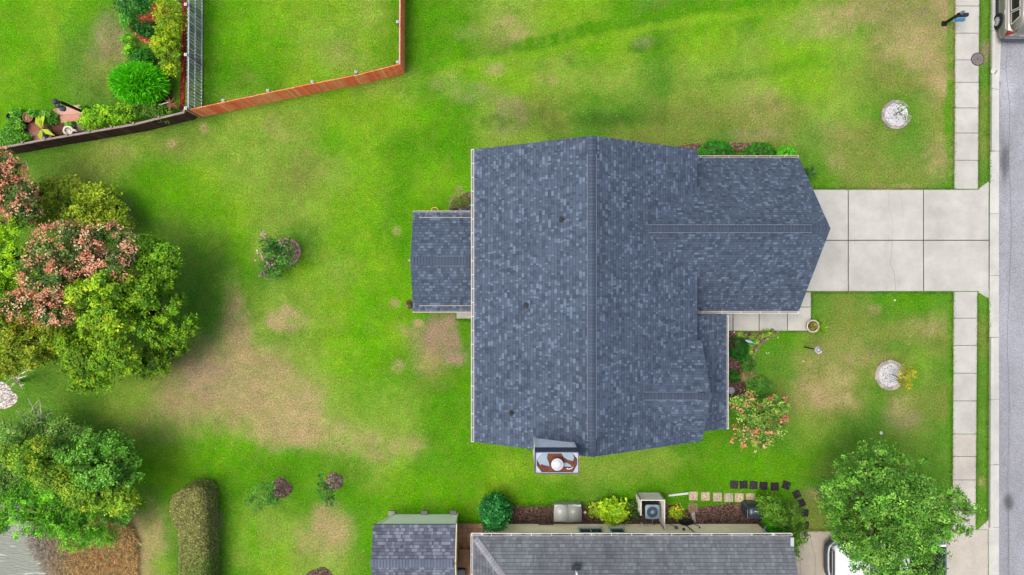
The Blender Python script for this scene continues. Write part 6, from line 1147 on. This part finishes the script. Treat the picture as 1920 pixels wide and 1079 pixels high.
# ------------------------------------------------------------------ left garden things
t = thing('lamp_post', 'brown post with a grey lamp at its top beside the pink garden slabs', 'lamp post', P(160, 212)); b0 = P(160, 212); tp = P(110, 193, 2.1)
m = MB(); m.bar(b0, P(113, 191.5, 2.05), .11, .11, C(82, 50, 36)); m.build('post', MT['wood'], t)
m = MB(); m.lathe(tp + Vector((-.15, .05, 0)), [(.0, -.1), (.12, -.08), (.15, .02), (.10, .12), (.0, .15)], 10, C(64, 68, 88)); m.lathe(tp + Vector((-.02, -.20, -.35)), [(0, -.12), (.13, -.08), (.15, .1), (0, .16)], 10, C(92, 98, 118)); m.box(tp + Vector((-.08, -.08, -.02)), (.2, .3, .06), 0, C(60, 62, 78)); m.build('lamp', MT['attr_gloss'], t, True)
m = MB()
for (q, cl) in (([(100, 206), (112, 203.5), (113, 212), (114, 217), (104, 218)], C(222, 172, 150)), ([(112, 203.5), (130, 200), (152, 197), (154, 207), (154, 213), (113, 217)], C(228, 180, 160)), ([(113, 217.6), (154, 213.5), (154, 226), (116, 231)], C(222, 160, 142)), ([(100, 207), (104, 218), (114, 232), (98, 235), (82, 226), (84, 212)], C(130, 88, 72)), ([(70, 212), (98, 207), (83, 225), (72, 224)], C(215, 168, 148)), ([(56, 228), (82, 224), (84, 240), (58, 250), (52, 240)], C(168, 112, 96)), ([(60, 212), (84, 209), (82, 223), (56, 227)], C(190, 140, 122)), ([(120, 238), (158, 232), (160, 244), (135, 252), (120, 250)], C(140, 122, 110)), ([(100, 236), (118, 233), (119, 252), (100, 256)], C(110, 74, 62)), ([(50, 250), (84, 242), (86, 262), (52, 268)], C(172, 128, 112))):
    m.prism([PP(*k) for k in q], -.05, .035 + random.uniform(0, .01), cl)
struct(m.build('patio', MT['conc_rock']))
def pot(label, px, py, r, h, col, soilc, name='plant_pot', mat='attr'):
    t = thing(name, label, 'plant pot', P(px, py)); q = P(px, py, h); m = MB(); m.lathe((q.x, q.y, .02), [(r * .7, 0), (r, h), (r * 1.06, h), (r * 1.06, h + .03), (r * .9, h + .03), (r * .88, h - .04), (0, h - .05)], 24, col); m.build('pot', MT[mat], t, True); m = MB(); m.lathe((q.x, q.y, h - .025), [(r * .885, 0), (0, .02)], 20, soilc); m.build('potting_soil', MT['soil'], t)
pot('large round clay planter full of brown soil on the garden patio', 53, 220, .26, .35, C(150, 112, 95), C(160, 110, 85)); pot('grey rimmed pot at the foot of the broad leaved plant by the brown fence', 89, 252, .24, .3, C(150, 148, 148), C(85, 72, 68)); pot('black empty pot at the far left of the garden patio', 19, 219, .17, .3, C(40, 50, 58), C(25, 30, 34)); pot('black pot just below the round clay planter', 44, 229, .14, .25, C(35, 34, 36), C(40, 34, 30))
t = thing('garden_ornament', 'white ring shaped ornament like a curled swan beside the brown fence', 'ornament', P(128, 246)); q = P(128, 245, .3); m = MB(); pts = [(q.x + .22 * math.cos(a * PI / 10), q.y + .20 * math.sin(a * PI / 10), .3) for a in range(21)]; m.tube(pts, .065, 10, C(222, 216, 200)); m.lathe((q.x, q.y, 0), [(.16, 0), (.2, .28), (0, .26)], 16, C(190, 186, 172)); m.build('basin', MT['attr_gloss'], t, True); m = MB(); e = P(143, 246, .35); m.tube([(q.x + .2, q.y, .3), (e.x - .08, e.y + .03, .42), (e.x, e.y, .36), (e.x + .05, e.y - .04, .3)], [.06, .07, .075, .03], 10, C(225, 220, 208)); m.build('head', MT['attr_gloss'], t, True)
for (x0, y0, x1, y1, h, lab, cl) in ((243.5, 30, 243, 52, 1.3, 'short brown garden stake with climbing plants, nearest the top edge', C(130, 85, 60)), (241, 112, 240, 100, 1.2, 'pale garden stake behind the bright green dome', C(215, 200, 150))):
    t = thing('garden_stake', lab, 'stake', P(x0, y0)); m = MB(); m.bar(P(x0, y0), P(x1, y1, h), .05, .05, cl); m.build('stake', MT['wood'], t)
t = thing('dead_branch', 'grey bare branch leaning over the orange mulch bed', 'branch', P(298, 33)); m = MB(); m.tube([P(297, 33), P(286, 24, .7), P(276, 15, 1.2)], [.04, .03, .015], 7, C(140, 130, 125)); m.build('stem', MT['bark'], t, True)
t = thing('palm_stump', 'brown frayed stump near the corner of the brown and grey fences', 'stump', P(325, 202)); q = P(324, 200); m = MB(); m.tube([q, P(318, 194, .9)], [.06, .05], 8, C(150, 95, 65)); m.build('stem', MT['bark'], t, True); Vs = []; Cs = []
for i in range(26):
    a = random.uniform(0, 2 * PI); c = P(319, 195, .9); L = random.uniform(.2, .5); d = Vector((math.cos(a), math.sin(a), -.3)) * L; s = Vector((-math.sin(a), math.cos(a), 0)) * .03; Vs.append([tuple(c), tuple(c + d * .5 - s), tuple(c + d), tuple(c + d * .5 + s)]); Cs.append(C(*random.choice([(165, 105, 75), (130, 110, 60), (150, 90, 60)])))
quads('leaves', np.array(Vs), np.array(Cs), MT['leaf'], t)
t = thing('drip_pipe', 'thin pale pipe crossing the straggly hedge below the bright green dome', 'pipe', P(305, 197)); m = MB(); m.tube([P(298, 197, .8), P(316, 192.5, .9)], .022, 6, C(225, 225, 215)); m.tube([P(225, 212, .5), P(235, 209, .6)], .03, 6, C(190, 170, 160)); m.build('pipe', MT['attr'], t)

# ------------------------------------------------------------------ vehicles
def wheel(parent, x, y, r, side, wdt=.24, spokes=10):
    ax = Matrix.Rotation(PI / 2 * side, 4, 'Y'); m = MB(); c = (x, y, r)
    m.lathe(c, [(r * .60, 0), (r * .62, wdt * .5), (r * .70, wdt * .52), (r * .93, wdt * .5), (r, wdt * .36), (r, -wdt * .36), (r * .93, -wdt * .5), (r * .6, -wdt * .5), (0, -wdt * .5)], 40, C(34, 34, 38), axis=ax, ends=False); w_ = m.build('wheel', MT['attr'], parent, True)
    m = MB(); m.lathe(c, [(r * .63, wdt * .46), (r * .58, wdt * .44), (r * .56, wdt * .2)], 36, C(200, 204, 208), axis=ax, ends=False)
    for k in range(spokes):
        a = 2 * PI * k / spokes; o = Matrix.Rotation(a, 4, 'Z'); m4 = ax @ o
        m.box(Vector(c) + (m4 @ Vector((r * .33, 0, wdt * .40))), (r * .56, r * .085, .02), col=C(215, 218, 222), M4=m4)
    m.lathe(Vector(c) + (ax @ Vector((0, 0, wdt * .40))), [(0.06, -.02), (.06, .02), (0, .03)], 14, C(190, 194, 198), axis=ax); m.build('rim', MT['attr_gloss'], w_)
    m = MB(); m.lathe(Vector(c) + (ax @ Vector((0, 0, wdt * .12))), [(r * .6, 0), (0, .001)], 24, C(25, 25, 27), axis=ax); m.build('brake_disc', MT['attr'], w_)
def loft(m, secs, col, capends=True):
    n = len(secs[0]); vs = [p for s in secs for p in s]; fs = []
    for i in range(len(secs) - 1):
        for k in range(n): fs.append((i * n + k, i * n + (k + 1) % n, (i + 1) * n + (k + 1) % n, (i + 1) * n + k))
    if capends: fs += [list(range(n - 1, -1, -1)), list(range((len(secs) - 1) * n, len(secs) * n))]
    m.mesh(vs, fs, col)
def carpaint(name, c, metal=.5): b = NB(name); b.base(c, .28, .5, metal); b.b.inputs['Coat Weight'].default_value = .6; b.b.inputs['Coat Roughness'].default_value = .08; return b.m
# SUV: nose to the north (+y). xm = lateral centre, yb = rear end
suv = thing('suv', 'champagne silver estate car parked at the kerb in the top right corner', 'car', (25.9, 15.3, 0)); xm, yb = 25.98, 12.72; L = 4.9; pm = carpaint('champagne paint', C(150, 148, 136, 1.1), .35)
def sec(y, hw, zb, zs, zt, ht):   # half widths: sill, shoulder; top half width
    pts = [(hw * .90, zb), (hw, zb + .18), (hw * 1.0, zs - .12), (hw * .97, zs), (ht + .02, zt - .05), (ht * .85, zt)]
    return [Vector((xm + x, y, z)) for x, z in pts] + [Vector((xm - x, y, z)) for x, z in pts[::-1]]
body = [(0, .80, .42, .78, .82, .72), (.05, .90, .34, .86, .98, .78), (.22, .95, .26, .96, 1.06, .82), (.6, .97, .24, 1.0, 1.08, .84), (3.4, .97, .24, .99, 1.06, .84), (4.1, .95, .24, .93, .99, .80), (4.7, .90, .28, .84, .90, .74), (4.88, .78, .36, .74, .78, .64)]
m = MB(); loft(m, [sec(yb + y, *s) for y, *s in body], (1, 1, 1)); bo = m.build('body', pm, suv, True)
for f in bo.data.polygons: pass
def csec(y, hb, ht, zb, zt): pts = [(hb, zb), (ht + .03, zt - .06), (ht - .06, zt)]; return [Vector((xm + x, y, z)) for x, z in pts] + [Vector((xm - x, y, z)) for x, z in pts[::-1]]
m = MB(); loft(m, [csec(yb + y, *s) for y, *s in ((.12, .80, .60, 1.02, 1.12), (.42, .82, .63, 1.02, 1.66), (1.0, .83, .66, 1.02, 1.74), (2.3, .83, .66, 1.02, 1.74), (2.9, .82, .62, 1.02, 1.64), (3.55, .78, .58, 1.0, 1.10))], (1, 1, 1)); m.build('cabin', pm, suv, True)
def sideglass(y0, y1, sg, z0=1.12, z1=1.58, cut0=0.0, cut1=0.0):
    f = lambda z: .83 - (z - 1.02) / (1.68 - 1.02) * (.83 - .69) + .012
    m = MB(); q = [(y0, z0), (y1, z0), (y1 - cut1, z1), (y0 + cut0, z1)]
    m.face([(xm + sg * (f(z) + .012), yb + y, z) for y, z in (q if sg > 0 else q[::-1])]); g = m.build('window', MT['carglass'], suv); m = MB()
    for i in range(4): a = q[i]; c = q[(i + 1) % 4]; m.bar((xm + sg * (f(a[1]) + .016), yb + a[0], a[1]), (xm + sg * (f(c[1]) + .016), yb + c[0], c[1]), .03, .03, C(205, 208, 212))
    m.build('window_frame', MT['attr_gloss'], g)
for sg in (-1, 1): sideglass(.52, 1.12, sg, cut0=.25); sideglass(1.22, 2.1, sg); sideglass(2.2, 3.1, sg, cut1=.5)
m = MB(); m.face([(xm - .66, yb + .145, 1.13), (xm + .66, yb + .145, 1.13), (xm + .56, yb + .405, 1.60), (xm - .56, yb + .405, 1.60)]); m.build('rear_window', MT['carglass'], suv)
m = MB(); m.box((xm, yb + .36, 1.70), (1.1, .22, .04)); m.build('spoiler', pm, suv)
m = MB(); m.bar((xm - .86, yb + .02, .52), (xm + .86, yb + .02, .52), .18, .22, C(70, 80, 98)); m.bar((xm - .80, yb + .04, .66), (xm + .80, yb + .04, .66), .10, .035, C(225, 228, 232)); m.build('bumper', MT['attr_gloss'], suv, False)
m = MB(); m.box((xm, yb + .035, .86), (.52, .04, .13), col=C(225, 225, 225)); m.build('number_plate', MT['attr'], suv)
for sg in (-1, 1):
    m = MB(); m.box((xm + sg * .80, yb + .16, .93), (.26, .20, .20), col=C(150, 30, 32)); tl = m.build('tail_light', MT['attr_gloss'], suv); m = MB(); m.box((xm + sg * .72, yb + .07, .93), (.16, .06, .12), col=C(235, 228, 226)); m.build('reversing_lens', MT['attr_gloss'], tl)
    m = MB(); m.bar((xm + sg * .60, yb + .6, 1.80), (xm + sg * .60, yb + 2.6, 1.80), .05, .05, C(195, 198, 202)); m.build('roof_rail', MT['attr_gloss'], suv)
    m = MB(); m.box((xm + sg * .99, yb + 3.05, 1.08), (.18, .14, .16)); m.build('mirror', pm, suv)
    m = MB(); m.bar((xm + sg * .975, yb + .35, .92), (xm + sg * .975, yb + 3.3, .96), .02, .05, C(225, 228, 225)); m.build('side_trim', MT['attr_gloss'], suv)
    for y in (1.15, 2.1): m = MB(); m.bar((xm + sg * .99, yb + y, .88), (xm + sg * .99, yb + y + .2, .88), .03, .035, C(215, 218, 220)); m.build('door_handle', MT['attr_gloss'], suv)
    m = MB(); m.bar((xm + sg * .93, yb + 1.25, .30), (xm + sg * .93, yb + 3.4, .30), .10, .14, C(62, 64, 76)); m.build('sill', MT['attr'], suv)
    for y in (.98, 3.85): 
        ax = Matrix.Rotation(PI / 2 * sg, 4, 'Y'); m = MB(); m.lathe((xm + sg * .885, yb + y, .36), [(.41, .10), (.40, .06), (.39, .0)], 32, C(60, 60, 64), axis=ax); m.build('wheel_arch', MT['attr'], suv); wheel(suv, xm + sg * .90, yb + y, .36, sg)
# pickup under the shade tree, nose to the west (-x)
pk = thing('pickup_truck', 'white pickup parked under the shade tree on the neighbour driveway', 'pickup truck', (19.0, -13.9, 0)); ym = -13.93; xf = P(1550, 1040, .6).x; pL = 5.85; wp = carpaint('white paint', C(238, 242, 248, 1.15), 0)
def xsec(x, hw, zb, zs, zt, ht):
    pts = [(hw * .93, zb), (hw, zb + .2), (hw, zs - .1), (hw * .97, zs), (ht, zt)]
    return [Vector((x, ym - y, z)) for y, z in pts] + [Vector((x, ym + y, z)) for y, z in pts[::-1]]
m = MB(); loft(m, [xsec(xf + x, *s) for x, *s in ((.22, .78, .55, 1.0, 1.04, .7), (.34, .90, .45, 1.06, 1.12, .82), (.8, .98, .4, 1.10, 1.18, .84), (1.6, 1.0, .4, 1.14, 1.22, .85), (2.0, 1.0, .4, 1.15, 1.20, .85), (3.75, 1.0, .4, 1.15, 1.20, .85))], (1, 1, 1)); m.build('body', wp, pk, True)
m = MB(); loft(m, [[Vector((xf + x, ym + sg * y, z)) for sg, y, z in ((-1, hb, 1.15), (-1, ht, zt - .06), (-1, ht - .1, zt), (1, ht - .1, zt), (1, ht, zt - .06), (1, hb, 1.15))] for x, hb, ht, zt in ((1.75, .86, .72, 1.24), (2.4, .88, .72, 1.82), (2.9, .9, .74, 1.9), (3.5, .9, .74, 1.88), (3.78, .9, .72, 1.3))], (1, 1, 1)); m.build('cab', wp, pk, True)
m = MB(); m.face([(xf + 1.82, ym + .74, 1.34), (xf + 1.82, ym - .74, 1.34), (xf + 2.37, ym - .64, 1.83), (xf + 2.37, ym + .64, 1.83)]); m.build('windscreen', MT['carglass'], pk)
m = MB()
m = MB(); m.box((xf + 4.72, ym + .96, .86), (1.96, .10, .72)); m.build('bed_side', wp, pk); m = MB(); m.box((xf + 4.72, ym - .96, .86), (1.96, .10, .72)); m.build('bed_side', wp, pk); m = MB(); m.box((xf + 4.72, ym, .62), (1.96, 1.80, .1), col=C(22, 22, 24)); m.build('bed_floor', MT['attr'], pk)
m = MB(); m.box((xf + 5.70, ym, .88), (.09, 1.84, .66), col=C(66, 82, 100)); m.build('tailgate', MT['attr_gloss'], pk); m = MB(); m.box((xf + 5.84, ym, .52), (.16, 1.96, .2), col=C(76, 90, 104)); m.build('bumper', MT['attr_gloss'], pk)
m = MB(); pts = [(xf + .32, ym + .98), (xf + .05, ym + .72), (xf + .0, ym + .4), (xf + .0, ym - .4), (xf + .05, ym - .72), (xf + .32, ym - .98)]
for a, c in zip(pts[:-1], pts[1:]): m.bar((a[0], a[1], .55), (c[0], c[1], .55), .14, .3, C(58, 70, 86)); m.bar((a[0] + .02, a[1], .74), (c[0] + .02, c[1], .74), .06, .05, C(225, 232, 240))
m.build('bumper', MT['attr_gloss'], pk); m = MB(); m.box((xf + .20, ym, .86), (.1, 1.2, .34), col=C(60, 64, 72)); m.bar((xf + .16, ym - .6, .90), (xf + .16, ym + .6, .90), .05, .05, C(220, 226, 232)); m.build('grille', MT['attr_gloss'], pk)
for sg in (-1, 1):
    m = MB(); m.box((xf + .33, ym + sg * .78, .92), (.26, .28, .24), sg * .5, C(205, 215, 225)); m.build('headlight', MT['attr_gloss'], pk); m = MB(); m.box((xf + 2.3, ym + sg * 1.10, 1.22), (.16, .2, .2)); m.build('mirror', wp, pk)
    m = MB(); m.face([(xf + x, ym + sg * y, z) for x, y, z in ([(2.0, .885, 1.22), (3.6, .915, 1.22), (3.45, .775, 1.78), (2.45, .76, 1.74)][::sg])]); m.build('side_window', MT['carglass'], pk)
    for x in (1.05, 4.75):
        ax = Matrix.Rotation(PI / 2, 4, 'X'); m = MB(); wheel_ax = Matrix.Rotation(-sg * PI / 2, 4, 'X'); c = (xf + x, ym + sg * .88, .39)
        m.lathe(c, [(.24, .12), (.36, .13), (.39, .09), (.39, -.1), (.2, -.12)], 32, C(32, 32, 35), axis=wheel_ax); wo = m.build('wheel', MT['attr'], pk, True); m = MB(); m.lathe(c, [(.25, .10), (.22, .08), (.06, .11), (0, .12)], 20, C(190, 195, 200), axis=wheel_ax); m.build('rim', MT['attr_gloss'], wo, True)
